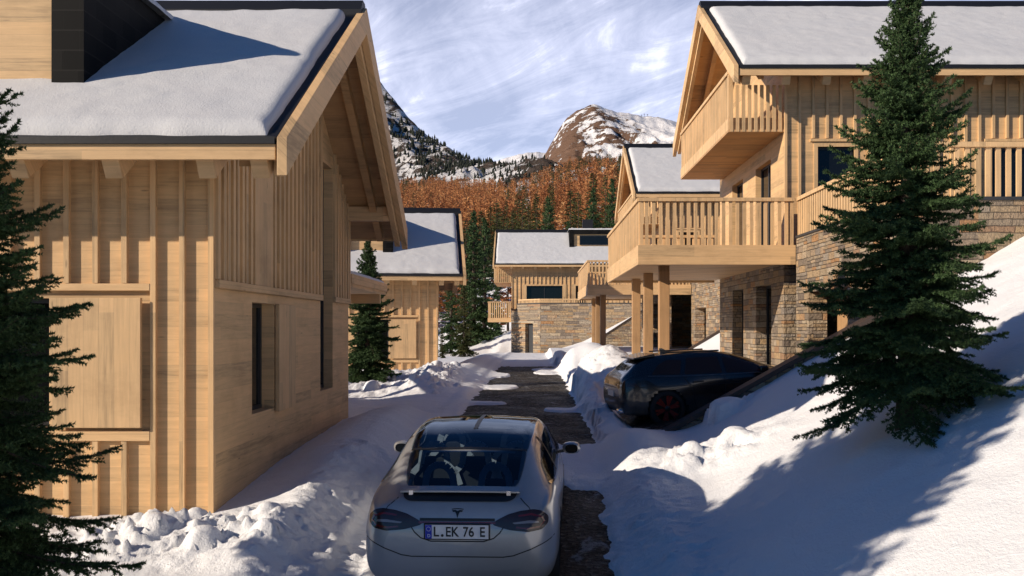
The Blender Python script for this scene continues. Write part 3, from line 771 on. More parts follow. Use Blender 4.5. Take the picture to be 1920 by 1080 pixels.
# ------------------------------------------------------------------ mountains
def mountain(name, prof, Yr, D, zbase, nx, ny, amp, seed, mat, x_ext=(None, None), backD=None, power=1.):
    px = np.array([p[0] for p in prof], float); py = np.array([p[1] for p in prof], float)
    yr_ = np.interp(px, *Yr) if isinstance(Yr, tuple) else Yr + 0 * px
    xs = (px - CX) / F * yr_; zs = (CY - py) / F * yr_
    X1 = np.linspace(xs[0], xs[-1], nx)
    ridge = np.interp(X1, xs, zs)
    # round the polyline a little, then roughen it
    ker = np.ones(3) / 3; ridge = np.convolve(np.pad(ridge, 1, 'edge'), ker, 'valid') + amp * .16 * fbm(X1 / (amp * .9), 0 * X1 + seed, 4, seed + 2)
    v = np.linspace(0, 1, ny); bk = np.linspace(0, 1, 12)[1:]
    backD = backD or D
    YR = np.interp(X1, xs, yr_)
    off = np.concatenate([-D + D * v, backD * bk]); pv = np.concatenate([v ** power, 1 - bk ** 1.3])
    X, Y = np.meshgrid(X1, off, indexing='ij'); Y = Y + YR[:, None]; P = np.broadcast_to(pv, X.shape)
    base = zbase + (ridge[:, None] - zbase) * P
    s = amp / 100.
    n = fbm(X / (260 * s), (Y + X * .7) / (300 * s), 5, seed, .55); rd = 1 - np.abs(fbm((X + .5 * Y) / (150 * s), (Y - .4 * X) / (330 * s), 5, seed + 20, .55)) * 2
    env = np.clip(P * (1 - P) * 4, 0, 1) * .8 + .07
    Z = base + amp * env * (.5 * n + .55 * rd)
    v3 = np.stack([X, Y, Z], -1).reshape(-1, 3); a, b = X.shape; idx = np.arange(a * b).reshape(a, b)
    q = np.stack([idx[:-1, :-1], idx[1:, :-1], idx[1:, 1:], idx[:-1, 1:]], -1).reshape(-1, 4)
    o = link_mesh(name, np_mesh(name, v3, q), mat, None, True); tag(o, kind='structure')
    return X, Y, Z

def mat_peak(name, sc_, rock_a, rock_b, lo, hi, zsnow=None):
    k = NT(name); p = k.pos(); g = k.n.new('ShaderNodeNewGeometry').outputs['Normal']
    nz = k.xyz(g)[2]; x, y, z = k.xyz(p)
    rot = k.mapping(p, (sc_, sc_ * .6, sc_), (0, R(38), 0))
    st = k.mapping(p, (sc_ * .5, sc_ * .5, sc_ * 2.6), (0, R(-40), R(20)))
    n1 = k.noise(rot, 1.6, 9, .72, .5); n2 = k.noise(st, 2.2, 9, .74, .6)
    big = k.noise(p, sc_ * .9, 3)
    n3 = k.noise(rot, 9., 6, .75, .4)
    f = k.math('ADD', k.math('MULTIPLY', n1, .62), k.math('ADD', k.math('MULTIPLY', n2, .45), k.math('MULTIPLY', n3, .28)))
    f = k.math('ADD', f, k.math('MULTIPLY', k.math('SUBTRACT', big, .5), .15))
    gul = k.noise(k.mapping(p, (sc_ * 1.2, sc_ * 1.2, sc_ * .45), (0, R(-32), 0)), 2.6, 6, .62, 1.2)
    f = k.math('ADD', .5, k.math('ADD', k.math('MULTIPLY', k.math('SUBTRACT', f, .672), 1.9), k.math('MULTIPLY', k.math('SUBTRACT', gul, .5), .9)))
    if zsnow is not None:   # the broad shoulder to the right keeps its snow
        x0, x1, amt = zsnow
        f = k.math('SUBTRACT', f, k.math('MULTIPLY', k.ramp(k.math('DIVIDE', k.math('SUBTRACT', k.math('ADD', x, k.math('MULTIPLY', z, .35)), x0), x1 - x0), [(0., 0.), (1., 1.)]), amt))
    msk = k.ramp(f, [(lo, 0.), (hi, 1.)])
    rc = k.mix(k.noise(st, 5., 6, .7), rock_a, rock_b)
    c = k.mix(msk, (.78, .77, .78), rc)
    h = k.math('ADD', k.math('MULTIPLY', n1, 1.), k.math('ADD', n2, k.math('MULTIPLY', msk, .25)))
    return k.out(c, .85, k.bump(h, .9, 18.), Specular_IOR_Level=.05)

def build_mountains():
    m1 = mat_peak('peak rock and snow', .0035, (.075, .045, .032), (.23, .14, .095), .36, .40, (440, 800, .36))
    m2 = mat_peak('left slope snow', .011, (.05, .042, .038), (.14, .105, .085), .52, .57)
    m3 = mat_peak('far snow', .004, (.08, .06, .05), (.15, .12, .10), .68, .75)
    mountain('mountain_peak', [(905, 345), (940, 331), (985, 325), (1008, 303), (1024, 285), (1040, 260), (1052, 238), (1064, 220), (1078, 208), (1092, 202), (1102, 198), (1118, 200), (1142, 205), (1180, 210), (1230, 222), (1268, 231), (1400, 262), (1600, 320)],
             4200, 1900, 150, 260, 150, 105, 50, m1, power=1.15)
    mountain('mountain_far', [(880, 330), (915, 312), (938, 301), (966, 291), (990, 287), (1010, 285), (1040, 286), (1120, 300)], 5200, 1500, 260, 90, 50, 60, 60, m3)
    X, Y, Z = mountain('mountain_slope', [(300, 150), (560, 95), (690, 128), (716, 160), (742, 192), (770, 226), (800, 252), (832, 276), (866, 292), (905, 304), (945, 313), (985, 322), (1003, 331), (1040, 352), (1100, 385), (1200, 410), (1500, 430)],
                       ((300, 690, 1060, 1500), (1600, 1420, 860, 800)), 480, 62, 260, 120, 30, 70, m2, power=1.05)
    # pines scattered over the left slope: one far-off wood
    rs = np.random.RandomState(8); V = []; Fc = []; nv = 0
    a, b = X.shape
    cnt = 0
    while cnt < 3400:
        i = rs.randint(0, a); j = rs.randint(5, 119); x, y, z = X[i, j], Y[i, j], Z[i, j]
        if not (-340 < x < 40): continue
        px = CX + F * x / y; py = CY - F * z / y
        d = fbm(np.array([(x + .8 * z) / 34.]), np.array([(z - .4 * x) / 13.]), 4, 91)[0]
        low = np.clip((py - 170) / 170, 0, 1)
        if d < .16 - .42 * low and rs.rand() > .04: continue
        x += rs.uniform(-2, 2); y += rs.uniform(-2, 2)
        h = rs.uniform(8, 18) * y / 2300.; r = h * rs.uniform(.20, .30); n = 6
        th = np.arange(n) * 2 * math.pi / n + rs.rand() * 3
        for (zz, rr) in ((.05, 1.), (.42, .72)):
            ring = np.stack([x + r * rr * np.cos(th), y + r * rr * np.sin(th), z - .8 + h * zz + rs.uniform(-.3, .3, n)], -1)
            V += list(ring) + [(x, y, z - .8 + h * min(1, zz + .62))]
            Fc += [(nv + q, nv + (q + 1) % n, nv + n) for q in range(n)]; nv += n + 1
        cnt += 1
    o = link_mesh('mountain_pines', np_mesh('mountain_pines', V, Fc), mat_needles('mountain pines', (.012, .016, .012), (.03, .036, .024), .02), None)
    tag(o, 'dark pines scattered over the snowy left mountain slope', 'far pines', kind='stuff')

# ------------------------------------------------------------------ trees
def spruce_mesh(h, rad, seed, whorl=.155, nb=7, dens=190, nlen=.024, nwid=.0042, z0=.05, tw_gap=.055, droop=1., openness=0.):
    """returns (trunk verts, faces), (crown verts, tris)"""
    rs = np.random.RandomState(seed)
    # trunk
    TV = []; TF = []; ns = 10; zs = np.linspace(-.25, h, 16)
    for k, z in enumerate(zs):
        r = (.016 * h + .02) * (1 - max(z, 0) / h) ** .8 + .004
        if z < .15: r *= 1.15
        for a in range(ns):
            t = 2 * math.pi * a / ns; TV.append(((r * (1 + .1 * rs.rand())) * math.cos(t) + .01 * math.sin(z * 3), r * math.sin(t), z))
    for k in range(len(zs) - 1):
        for a in range(ns): TF.append((k * ns + a, k * ns + (a + 1) % ns, (k + 1) * ns + (a + 1) % ns, (k + 1) * ns + a))
    segs = []; bw = []
    z = z0 * h
    while z < h * .985:
        f = z / h
        for b in range(nb):
            az = 2 * math.pi * (b + rs.rand() * .9) / nb + z * 7
            if openness and rs.rand() < openness: continue
            L = rad * ((1 - f) ** .82) * (.52 + .80 * rs.rand() ** 1.2) * (1. if f > .1 else .78 + 2.2 * f) + .06
            zz = z + rs.uniform(-.5, .5) * whorl
            el0 = R(-8 - 14 * droop * (1 - f) + 52 * f * f + rs.uniform(-17, 15))
            n = max(4, int(L / .09)); P = [np.array([0., 0., zz])]
            for i in range(n):
                t = (i + 1) / n
                el = el0 - R(16 * droop) * math.sin(t * 2.4) * (1 - f) + R(26) * t * t
                a2 = az + .10 * math.sin(t * 5 + b)
                P.append(P[-1] + L / n * np.array([math.cos(el) * math.cos(a2), math.cos(el) * math.sin(a2), math.sin(el)]))
            P = np.array(P)
            for i in range(n):
                t = i / n; bw.append((P[i], P[i + 1], .011 * (L + .25) * (1 - t) + .0025))
                if t > .12: segs.append((P[i], P[i + 1], 1.))
            # side twigs
            s = L * .14; side = rs.choice([-1, 1])
            while s < L * .985:
                u = s / L * n; i = min(int(u), n - 1); p = P[i] + (P[i + 1] - P[i]) * (u - i); d = P[i + 1] - P[i]; d = d / np.linalg.norm(d)
                sd = np.cross(d, [0, 0, 1.]); sd /= np.linalg.norm(sd) + 1e-9
                l2 = (.42 * L * (1 - s / L) ** .8 + .045) * rs.uniform(.55, 1.1)
                l2 = min(l2, .55)
                for sg in ((side,) if rs.rand() < .5 else (1, -1)):
                    dd = d * rs.uniform(.55, .85) + sd * sg * .75 + np.array([0, 0, rs.uniform(-.30, .12)]); dd /= np.linalg.norm(dd)
                    e = p + dd * l2 + np.array([0, 0, -.10 * l2 * droop])
                    segs.append((p, e, .9))
                    if l2 > .15:
                        m = max(2, int(l2 / .065))
                        for q in range(1, m):
                            pp = p + (e - p) * q / m
                            sg2 = 1 if (q % 2) else -1
                            s2 = np.cross(dd, [0, 0, 1.]); s2 /= np.linalg.norm(s2) + 1e-9
                            d3 = dd * .75 + s2 * sg2 * .7 + np.array([0, 0, rs.uniform(-.3, .15)]); d3 /= np.linalg.norm(d3)
                            segs.append((pp, pp + d3 * l2 * .42 * (1 - q / m * .6), .8))
                side = -side; s += tw_gap * rs.uniform(.7, 1.4)
        z += whorl * rs.uniform(.8, 1.25) * (.65 + .5 * (1 - f))
    segs.append((np.array([0, 0, h * .95]), np.array([0, 0, h * 1.01]), 1.))
    # wood of the branches (three sided)
    BV = []; BF = []; nv = 0
    for p, q, r in bw:
        d = q - p; d = d / (np.linalg.norm(d) + 1e-9); a = np.cross(d, [0, 0, 1.]); a /= np.linalg.norm(a) + 1e-9; c = np.cross(d, a)
        for o_, rr in ((p, r), (q, r * .8)):
            for t in (0, 2.094, 4.189): BV.append(o_ + rr * (math.cos(t) * a + math.sin(t) * c))
        for i in range(3):
            j = (i + 1) % 3; BF += [(nv + i, nv + j, nv + 3 + j), (nv + i, nv + 3 + j, nv + 3 + i)]
        nv += 6
    # needles
    A = np.array([s[0] for s in segs]); Bq = np.array([s[1] for s in segs]); Wt = np.array([s[2] for s in segs])
    Ls = np.linalg.norm(Bq - A, axis=1); cnt = np.maximum(3, (Ls * dens * Wt).astype(int))
    ix = np.repeat(np.arange(len(segs)), cnt); N = len(ix)
    t = rs.rand(N); D = (Bq - A)[ix] / (Ls[ix][:, None] + 1e-9); base = A[ix] + (Bq - A)[ix] * t[:, None]
    rv = rs.normal(size=(N, 3)); rv[:, 2] += .25; rv -= D * (rv * D).sum(1)[:, None]; rv /= np.linalg.norm(rv, axis=1)[:, None] + 1e-9
    nd = D * rs.uniform(.35, .95, (N, 1)) + rv; nd /= np.linalg.norm(nd, axis=1)[:, None]
    wv = np.cross(nd, rs.normal(size=(N, 3))); wv /= np.linalg.norm(wv, axis=1)[:, None] + 1e-9
    ln = nlen * rs.uniform(.7, 1.25, (N, 1)) * (1 - .35 * t[:, None]); wd = nwid * rs.uniform(.8, 1.2, (N, 1))
    tv = np.stack([base - wv * wd, base + wv * wd, base + nd * ln], 1).reshape(-1, 3)
    tf = np.arange(N * 3).reshape(-1, 3)
    CV = np.concatenate([np.array(BV), tv]); CF = np.concatenate([np.array(BF), tf + len(BV)]); mi = np.concatenate([np.ones(len(BF), int), np.zeros(N, int)])
    return (TV, TF), (CV, CF, mi)

def tree_obj(mesh, loc, label, cat='spruce tree', name='spruce_tree', group=None, rz=0., scale=1., mats=None):
    (TV, TF), (CV, CF, mi) = mesh
    root = empty(name, loc, label, cat, group, rz); root.scale = (scale,) * 3
    link_mesh('trunk', np_mesh('trunk', TV, TF), M['bark'], root, True)
    link_mesh('crown', np_mesh('crown', CV, CF, mi), mats or [M['needles'], M['bark']], root)
    return root

def far_tree(seed, kind, n=520):
    """low detail crown for the hillside wood, unit height 1, ragged needle sprays"""
    rs = np.random.RandomState(seed); V = []; Fc = []; nv = 0
    rad = .25 if kind == 'larch' else .18
    z = .10 if kind == 'larch' else .05
    while z < .985:
        f = z; L0 = rad * ((1 - f) ** (.75 if kind == 'larch' else .9)) * (1 if f > .15 else .75) + .008
        for b in range(7 if kind == 'larch' else 8):
            az = rs.rand() * 6.283; L = L0 * rs.uniform(.5, 1.2)
            el = rs.uniform(-.25, .35) + (.5 * f if kind == 'larch' else .35 * f - .25)
            d = np.array([math.cos(az) * math.cos(el), math.sin(az) * math.cos(el), math.sin(el)])
            m = max(2, int(L / .028))
            for q in range(m):
                p = np.array([0, 0, z]) + d * L * ((q + .4 + .5 * rs.rand()) / m)
                s = (.038 if kind == 'larch' else .030) * rs.uniform(.6, 1.25) * (1 - .3 * q / m) * (1.1 - .45 * f)
                u = rs.normal(size=3); u /= np.linalg.norm(u); w = np.cross(u, rs.normal(size=3)); w /= np.linalg.norm(w)
                e = d * 1.3 + u * .6
                V += [p - w * s * .55, p + w * s * .55, p + e * s * 1.3]
                Fc.append((nv, nv + 1, nv + 2)); nv += 3
        z += .030 if kind == 'larch' else .026
    nc = len(Fc)
    t0 = nv
    for zz, r in ((-.06, .014), (.5, .008), (1., .002)):
        for a in range(5): V.append((r * math.cos(a * 1.2566), r * math.sin(a * 1.2566), zz)); nv += 1
    for k in range(2):
        for a in range(5):
            b = (a + 1) % 5; i = t0 + k * 5
            Fc += [(i + a, i + b, i + 5 + b), (i + a, i + 5 + b, i + 5 + a)]
    return np.array(V, float), np.array(Fc), np.array([0] * nc + [1] * (len(Fc) - nc))

def build_forest(gz):
    rs = np.random.RandomState(31)
    kinds = [('larch', M['larch']), ('spruce', M['needles_far'])]
    protos = {k: [far_tree(100 + i + (50 if k == 'spruce' else 0), k) for i in range(5)] for k, _ in kinds}
    meshes = {k: [np_mesh(k + '_tree', *p) for p in protos[k]] for k, _ in kinds}
    for k, mt in kinds:
        for me in meshes[k]: me.materials.append(mt); me.materials.append(M['bark'])
    pts = []
    for _ in range(40000):
        Y = 118 + 640 * rs.rand() ** .85; X = (rs.uniform(690, 1215) - CX) / F * Y
        pts.append((X, Y))
    kept = []; cell = {}
    for X, Y in pts:
        dmin = 3.6 + Y * .0045
        c = (int(X // 8), int(Y // 8)); ok = True
        for dx in (-1, 0, 1):
            for dy in (-1, 0, 1):
                for q in cell.get((c[0] + dx, c[1] + dy), ()):
                    if (q[0] - X) ** 2 + (q[1] - Y) ** 2 < dmin * dmin: ok = False
        gap = fbm(np.array([X / 26.]), np.array([Y / 40.]), 3, 55)[0]
        if ok and gap > -.24:
            cell.setdefault(c, []).append((X, Y)); kept.append((X, Y))
    kept.sort(key=lambda p: p[1])
    near = kept[:300]; rest = kept[300:2300]
    SV = {k: ([], [], [], 0) for k, _ in kinds}
    i = 0
    for X, Y in near + rest:
        sp = fbm(np.array([X / 40. + 3]), np.array([Y / 60.]), 2, 66)[0] > (.22 if Y < 330 else .30) or rs.rand() < (.08 if Y < 240 else .05)
        k = 'spruce' if sp else 'larch'
        h = rs.uniform(8.5, 14) * (1.05 if sp else 1.) * (1. if Y > 150 else .9)
        z = gz(X, Y) - .2; a = rs.rand() * 6.28; j = rs.randint(5); w = rs.uniform(.85, 1.3)
        if i < 300:
            o = bpy.data.objects.new('spruce_tree' if sp else 'larch_tree', meshes[k][j]); COL.objects.link(o)
            o.location = (X, Y, z); o.rotation_euler[2] = a; o.scale = (h * w, h * w, h)
            if sp: tag(o, 'dark green spruce standing among the orange larches on the wooded hillside', 'spruce tree', 'dark spruces on the wooded hillside')
            else: tag(o, 'orange brown autumn larch on the wooded hillside behind the chalets', 'larch tree', 'orange larches on the wooded hillside')
        else:
            v, f, mi = protos[k][j]
            keep = np.arange(len(f)) if Y < 330 else np.concatenate([np.arange(0, (mi == 0).sum(), 2), np.arange((mi == 0).sum(), len(f))])
            ca, sa = math.cos(a), math.sin(a); s = 1. if Y < 330 else 1.32
            q = np.stack([(v[:, 0] * ca - v[:, 1] * sa) * h * w + X, (v[:, 0] * sa + v[:, 1] * ca) * h * w + Y, v[:, 2] * h + z], -1)
            A, Bf, C, n = SV[k]
            A.append(q); Bf.append(f[keep] + n); C.append(mi[keep]); SV[k] = (A, Bf, C, n + len(q))
        i += 1
    for k, mt in kinds:
        A, Bf, C, n = SV[k]
        if not n: continue
        o = link_mesh('far_%s_wood' % k, np_mesh('far_wood', np.concatenate(A), np.concatenate(Bf), np.concatenate(C)), [mt, M['bark']], None)
        tag(o, 'orange larch wood covering the hillside below the mountains' if k == 'larch' else 'dark spruces mixed into the larch wood below the mountains', 'wood', kind='stuff')
    print('forest', len(near), len(rest))
# ------------------------------------------------------------------ cars
def cr(C, n):
    """Catmull-Rom resampling of C (k,...) along axis 0, n samples per span"""
    k = len(C); P = np.concatenate([(2 * C[0] - C[1])[None], C, (2 * C[-1] - C[-2])[None]])
    out = []
    for i in range(k - 1):
        p0, p1, p2, p3 = P[i:i + 4]
        for q in range(n):
            t = q / n
            out.append(.5 * ((2 * p1) + (-p0 + p2) * t + (2 * p0 - 5 * p1 + 4 * p2 - p3) * t * t + (-p0 + 3 * p1 - 3 * p2 + p3) * t ** 3))
    out.append(C[-1]); return np.array(out)

class Car:
    def __init__(self, S, keys, nu=7, nv=6):
        """S: list of stations; keys = per-station (s, zb, w, zmid, wbelt, zbelt, wroof, zroof, ztop)"""
        C = []
        for (s, zb, w, zm, wb, zbt, wr, zr, zt) in S:
            g = .46
            C.append([(0, s, zb), (.72 * w, s, zb), (.965 * w, s, zb + min(.10, (zm - zb) * .5)), (w, s, zm), (wb, s, zbt), (wb + (wr - wb) * g + .035 * (wb - wr > .12), s, zbt + (zr - zbt) * g), (wr, s, zr), (wr * .62, s, zr + (zt - zr) * .72), (0, s, zt)])
        C = np.array(C, float)
        G = cr(C, nu); G = np.transpose(cr(np.transpose(G, (1, 0, 2)), nv), (1, 0, 2))
        full = np.concatenate([G, (G[:, ::-1] * np.array([-1, 1, 1]))[:, 1:-1]], 1)     # closed ring
        n, m = full.shape[:2]; self.V = full.reshape(-1, 3)
        idx = np.arange(n * m).reshape(n, m); nx = np.roll(idx, -1, 1)
        self.Fq = np.stack([idx[:-1], idx[1:], nx[1:], nx[:-1]], -1).reshape(-1, 4)
        self.ends = [list(idx[0]), list(idx[-1][::-1])]
        self.bvh = BVHTree.FromPolygons([Vector(v) for v in self.V], [tuple(map(int, q)) for q in self.Fq] + [tuple(map(int, e)) for e in self.ends])
        self.cut = []
    def body(self, root, mat):
        keep = np.ones(len(self.Fq), bool); c = self.V[self.Fq].mean(1)
        for fn in self.cut: keep &= ~fn(c)
        me = bpy.data.meshes.new('body')
        me.from_pydata([tuple(v) for v in self.V], [], [tuple(map(int, q)) for q in self.Fq[keep]] + [tuple(map(int, e)) for e in self.ends]); me.update()
        o = link_mesh('body', me, mat, root, True)
        return o
    def ray(self, a, b, view):
        if view == 'rear': o, d = Vector((a, -3, b)), Vector((0, 1, 0))
        elif view == 'front': o, d = Vector((a, 9, b)), Vector((0, -1, 0))
        elif view == 'top': o, d = Vector((a, b, 4)), Vector((0, 0, -1))
        else:
            sg = 1 if view == 'right' else -1
            o, d = Vector((sg * 4, a, b)), Vector((-sg, 0, 0))
        h = self.bvh.ray_cast(o, d)
        if h[0] is None: return None
        n = h[1] if h[1].dot(d) < 0 else -h[1]
        return h[0], n, d
    def decal(self, name, poly, view, mat, root, off=.004, dens=.06, corner=0., thick=0.):
        p = [Vector((x, y)) for x, y in poly]
        if corner:
            q = []
            for i in range(len(p)):
                a, b, c = p[i - 1], p[i], p[(i + 1) % len(p)]
                ra = min(corner, (a - b).length * .45); rc = min(corner, (c - b).length * .45)
                s, e = b + (a - b).normalized() * ra, b + (c - b).normalized() * rc
                for t in (0, .33, .67, 1): q.append(s * (1 - t) ** 2 + b * 2 * t * (1 - t) + e * t * t)
            p = q
        bm = bmesh.new()
        vs = [bm.verts.new((v.x, v.y, 0)) for v in p]
        for t in tessellate_polygon([[Vector((v.x, v.y, 0)) for v in p]]):
            try: bm.faces.new([vs[i] for i in t])
            except ValueError: pass
        for _ in range(5):
            long_ = [e for e in bm.edges if e.calc_length() > dens]
            if not long_: break
            bmesh.ops.subdivide_edges(bm, edges=long_, cuts=1)
            bmesh.ops.triangulate(bm, faces=[f for f in bm.faces if len(f.verts) > 3])
        bad = []
        sx = sum(v.co.x for v in bm.verts) / len(bm.verts); sy = sum(v.co.y for v in bm.verts) / len(bm.verts)
        for v in bm.verts:
            a, b = v.co.x, v.co.y; h = None
            for t in (0, .02, .05, .1, .2):
                h = self.ray(a + (sx - a) * t, b + (sy - b) * t, view)
                if h: break
            if h: v.co = h[0] + h[1] * off
            else: bad.append(v)
        bmesh.ops.delete(bm, geom=bad, context='VERTS')
        bm.normal_update()
        if bm.faces and view:
            d = {'rear': Vector((0, -1, 0)), 'front': Vector((0, 1, 0)), 'top': Vector((0, 0, 1)), 'right': Vector((1, 0, 0)), 'left': Vector((-1, 0, 0))}[view]
            for f in bm.faces:
                if f.normal.dot(d) < 0: f.normal_flip()
        me = bpy.data.meshes.new(name); bm.to_mesh(me); bm.free()
        o = link_mesh(name, me, mat, root, True)
        if thick:
            sd = o.modifiers.new('th', 'SOLIDIFY'); sd.thickness = thick; sd.offset = 1
        return o
    def line(self, name, pts, view, width, mat, root, off=.0025):
        L = []
        for (a, b) in zip(pts[:-1], pts[1:]):
            a, b = Vector(a), Vector(b); n = max(1, int((b - a).length / .04))
            for i in range(n): L.append(a + (b - a) * i / n)
        L.append(Vector(pts[-1]))
        V = []; Fc = []
        for i, p in enumerate(L):
            t = (L[min(i + 1, len(L) - 1)] - L[max(i - 1, 0)]).normalized(); s = Vector((-t.y, t.x)) * width / 2
            for q in (p - s, p + s):
                h = self.ray(q.x, q.y, view)
                V.append(tuple(h[0] + h[1] * off) if h else (V[-2] if len(V) > 1 else (0, 0, .5)))
        for i in range(len(L) - 1): Fc.append((2 * i, 2 * i + 1, 2 * i + 3, 2 * i + 2))
        me = bpy.data.meshes.new(name); me.from_pydata(V, [], Fc); me.update()
        return link_mesh(name, me, mat, root)

def lathe(name, prof, n, center, mat, root, axis='x'):
    V = []; Fc = []; k = len(prof)
    for i in range(n):
        t = 2 * math.pi * i / n
        for r, a in prof: V.append((center[0] + a, center[1] + r * math.cos(t), center[2] + r * math.sin(t)))
    for i in range(n):
        j = (i + 1) % n
        for q in range(k - 1): Fc.append((i * k + q, i * k + q + 1, j * k + q + 1, j * k + q))
    me = bpy.data.meshes.new(name); me.from_pydata(V, [], Fc); me.update()
    return link_mesh(name, me, mat, root, True)

def wheel(root, x, s, r, sg, rim_mat, spokes=5, w=.27):
    """sg = outward direction along x"""
    c = (x, s, r); rr = r * .74
    t = lathe('wheel', [(rr, -w / 2 * sg), (r * .95, -w / 2 * sg), (r, -w * .34 * sg), (r, w * .34 * sg), (r * .95, w / 2 * sg), (rr, w / 2 * sg)], 36, c, M['rubber'], root)
    rim = lathe('rim', [(rr, -w * .4 * sg), (rr * .97, w * .44 * sg), (rr * .92, w * .40 * sg), (rr * .90, -.05 * sg), (0, -.05 * sg)], 36, c, M['black_plastic'], t)
    m = MB()
    xo = x + sg * w * .33
    for i in range(spokes):
        a = 2 * math.pi * i / spokes + .3
        for da in (-.16, .16):
            p0 = (xo, s + .06 * math.cos(a), r + .06 * math.sin(a)); p1 = (xo + sg * .015, s + rr * .93 * math.cos(a + da), r + rr * .93 * math.sin(a + da))
            m.beam(p0, p1, .05, .035, up=(sg, 0, 0.001))
    m.build('spoke', rim_mat, t)
    lathe('hub', [(0, w * .40 * sg), (.055, w * .40 * sg), (.065, w * .30 * sg)], 16, c, M['black_plastic'], t)
    return t

def text_mesh(name, txt, size, mat, root, loc, bold=.012, sx=1.):
    cu = bpy.data.curves.new(name, 'FONT'); cu.body = txt; cu.size = size; cu.extrude = .003; cu.offset = bold * size; cu.align_x = 'LEFT'
    to = bpy.data.objects.new(name, cu); COL.objects.link(to)
    dg = bpy.context.evaluated_depsgraph_get(); me = bpy.data.meshes.new_from_object(to.evaluated_get(dg))
    bpy.data.objects.remove(to)
    me.transform(Matrix.Diagonal((sx, 1, 1, 1))); me.transform(Matrix.Rotation(R(90), 4, 'X')); me.transform(Matrix.Translation(loc))
    me.materials.clear()
    return link_mesh(name, me, mat, root)

def build_silver_car():
    root = empty('car', (0, 0, 0), 'silver hatchback on the lane seen from behind, with glass roof and number plate', 'car')
    z = lambda s, *a: (s,) + a
    S = [  # s, zb, w, zmid, wbelt, zbelt, wroof, zroof, ztop
        (.00, .40, .72, .62, .67, .73, .52, .775, .79), (.035, .30, .83, .66, .77, .84, .60, .90, .92), (.09, .25, .89, .69, .83, .915, .64, .995, 1.012),
        (.17, .23, .93, .70, .875, .955, .655, 1.045, 1.066), (.30, .22, .962, .70, .905, .985, .65, 1.085, 1.115), (.55, .25, .985, .70, .93, 1.01, .66, 1.18, 1.215), (.95, .24, 1.0, .70, .945, 1.03, .675, 1.33, 1.372),
        (1.45, .24, 1.0, .70, .95, 1.035, .69, 1.445, 1.485), (2.0, .24, .995, .70, .95, 1.03, .705, 1.495, 1.545), (2.6, .24, .99, .70, .945, 1.015, .71, 1.50, 1.555), (3.1, .24, .99, .70, .94, 1.0, .70, 1.455, 1.515),
        (3.55, .24, .99, .70, .94, .985, .71, 1.33, 1.40), (3.95, .24, .985, .70, .92, .97, .76, 1.08, 1.13), (4.4, .26, .95, .66, .86, .90, .66, .97, 1.0), (4.8, .30, .84, .60, .74, .78, .54, .83, .85), (5.02, .40, .60, .54, .50, .62, .36, .65, .66)]
    car = Car(S, None, 8, 7)
    rw = [(-.575, 1.125), (.575, 1.125), (.625, 1.30), (.635, 1.39), (-.635, 1.39), (-.625, 1.30)]
    rg = [(-.64, 1.08), (.64, 1.08), (.675, 1.8), (.675, 3.0), (-.675, 3.0), (-.675, 1.8)]
    sw = [(.74, 1.105), (1.25, 1.085), (2.4, 1.075), (3.4, 1.06), (3.72, 1.07), (3.45, 1.26), (3.05, 1.39), (2.5, 1.445), (1.95, 1.435), (1.4, 1.37), (1.0, 1.26)]
    def inp(poly, a, b, sh=.96):
        cx = sum(p[0] for p in poly) / len(poly); cy = sum(p[1] for p in poly) / len(poly)
        P = [((x - cx) * sh + cx, (y - cy) * sh + cy) for x, y in poly]; r = np.zeros(len(a), bool); j = len(P) - 1
        for i in range(len(P)):
            xi, yi = P[i]; xj, yj = P[j]
            r ^= ((yi > b) != (yj > b)) & (a < (xj - xi) * (b - yi) / (yj - yi + 1e-12) + xi); j = i
        return r
    car.cut.append(lambda c: inp(rw, c[:, 0], c[:, 2], .93) & (c[:, 1] < 1.3) & (c[:, 1] > .22))
    car.cut.append(lambda c: inp(rg, c[:, 0], c[:, 1], .93) & (c[:, 2] > 1.3))
    car.cut.append(lambda c: inp(sw, c[:, 1], c[:, 2], .93) & (np.abs(c[:, 0]) > .5))
    for ws in (1.03, 3.98): car.cut.append(lambda c, ws=ws: ((c[:, 1] - ws) ** 2 + (c[:, 2] - .37) ** 2 < .41 ** 2) & (np.abs(c[:, 0]) > .7))
    body = car.body(root, M['silver'])
    car.decal('rear_window', rw, 'rear', M['car_glass'], root, .006, .05, .07)
    car.decal('roof_glass', rg, 'top', M['car_glass'], root, .006, .08, .08)
    for sx in (-.32, .32): pass
    car.line('roof_seam', [(0.0, 1.75), (0.0, 3.0)], 'top', .05, M['black_plastic'], root, .009)
    car.line('header_bar', [(-.63, 1.085), (.63, 1.085)], 'top', .05, M['black_plastic'], root, .009)
    car.decal('windscreen', [(-.68, 3.08), (.68, 3.08), (.70, 3.86), (-.70, 3.86)], 'top', M['glass'], root, .006, .08, .08)
    for v in ('left', 'right'):
        s_ = car.decal('side_window', sw, v, M['car_glass'], root, .005, .07, .05)
        for a, b in (((1.55, 1.08), (1.62, 1.46)), ((2.62, 1.07), (2.70, 1.54))): car.line('door_pillar', [a, b], v, .06, M['black_plastic'], s_, .008)
        car.line('window_trim', sw[:5], v, .022, M['chrome'], root, .009)
        for pl in ([(1.5, .30), (1.42, .8), (1.6, 1.06)], [(2.66, .30), (2.66, 1.06)], [(3.72, .34), (3.70, .9), (3.66, 1.04)]): car.line('door_seam', pl, v, .010, M['black_plastic'], root)
        for a in (1.72, 2.82): car.line('door_handle', [(a, .93), (a + .22, .93)], v, .025, M['chrome'], root, .008)
        car.line('sill', [(1.45, .285), (3.55, .285)], v, .07, M['black_plastic'], root)
    # tail
    car.decal('glass_band', [(-.50, 1.035), (.50, 1.035), (.565, 1.062), (.58, 1.118), (-.58, 1.118), (-.565, 1.062)], 'rear', M['black_plastic'], root, .007, .05, .03)
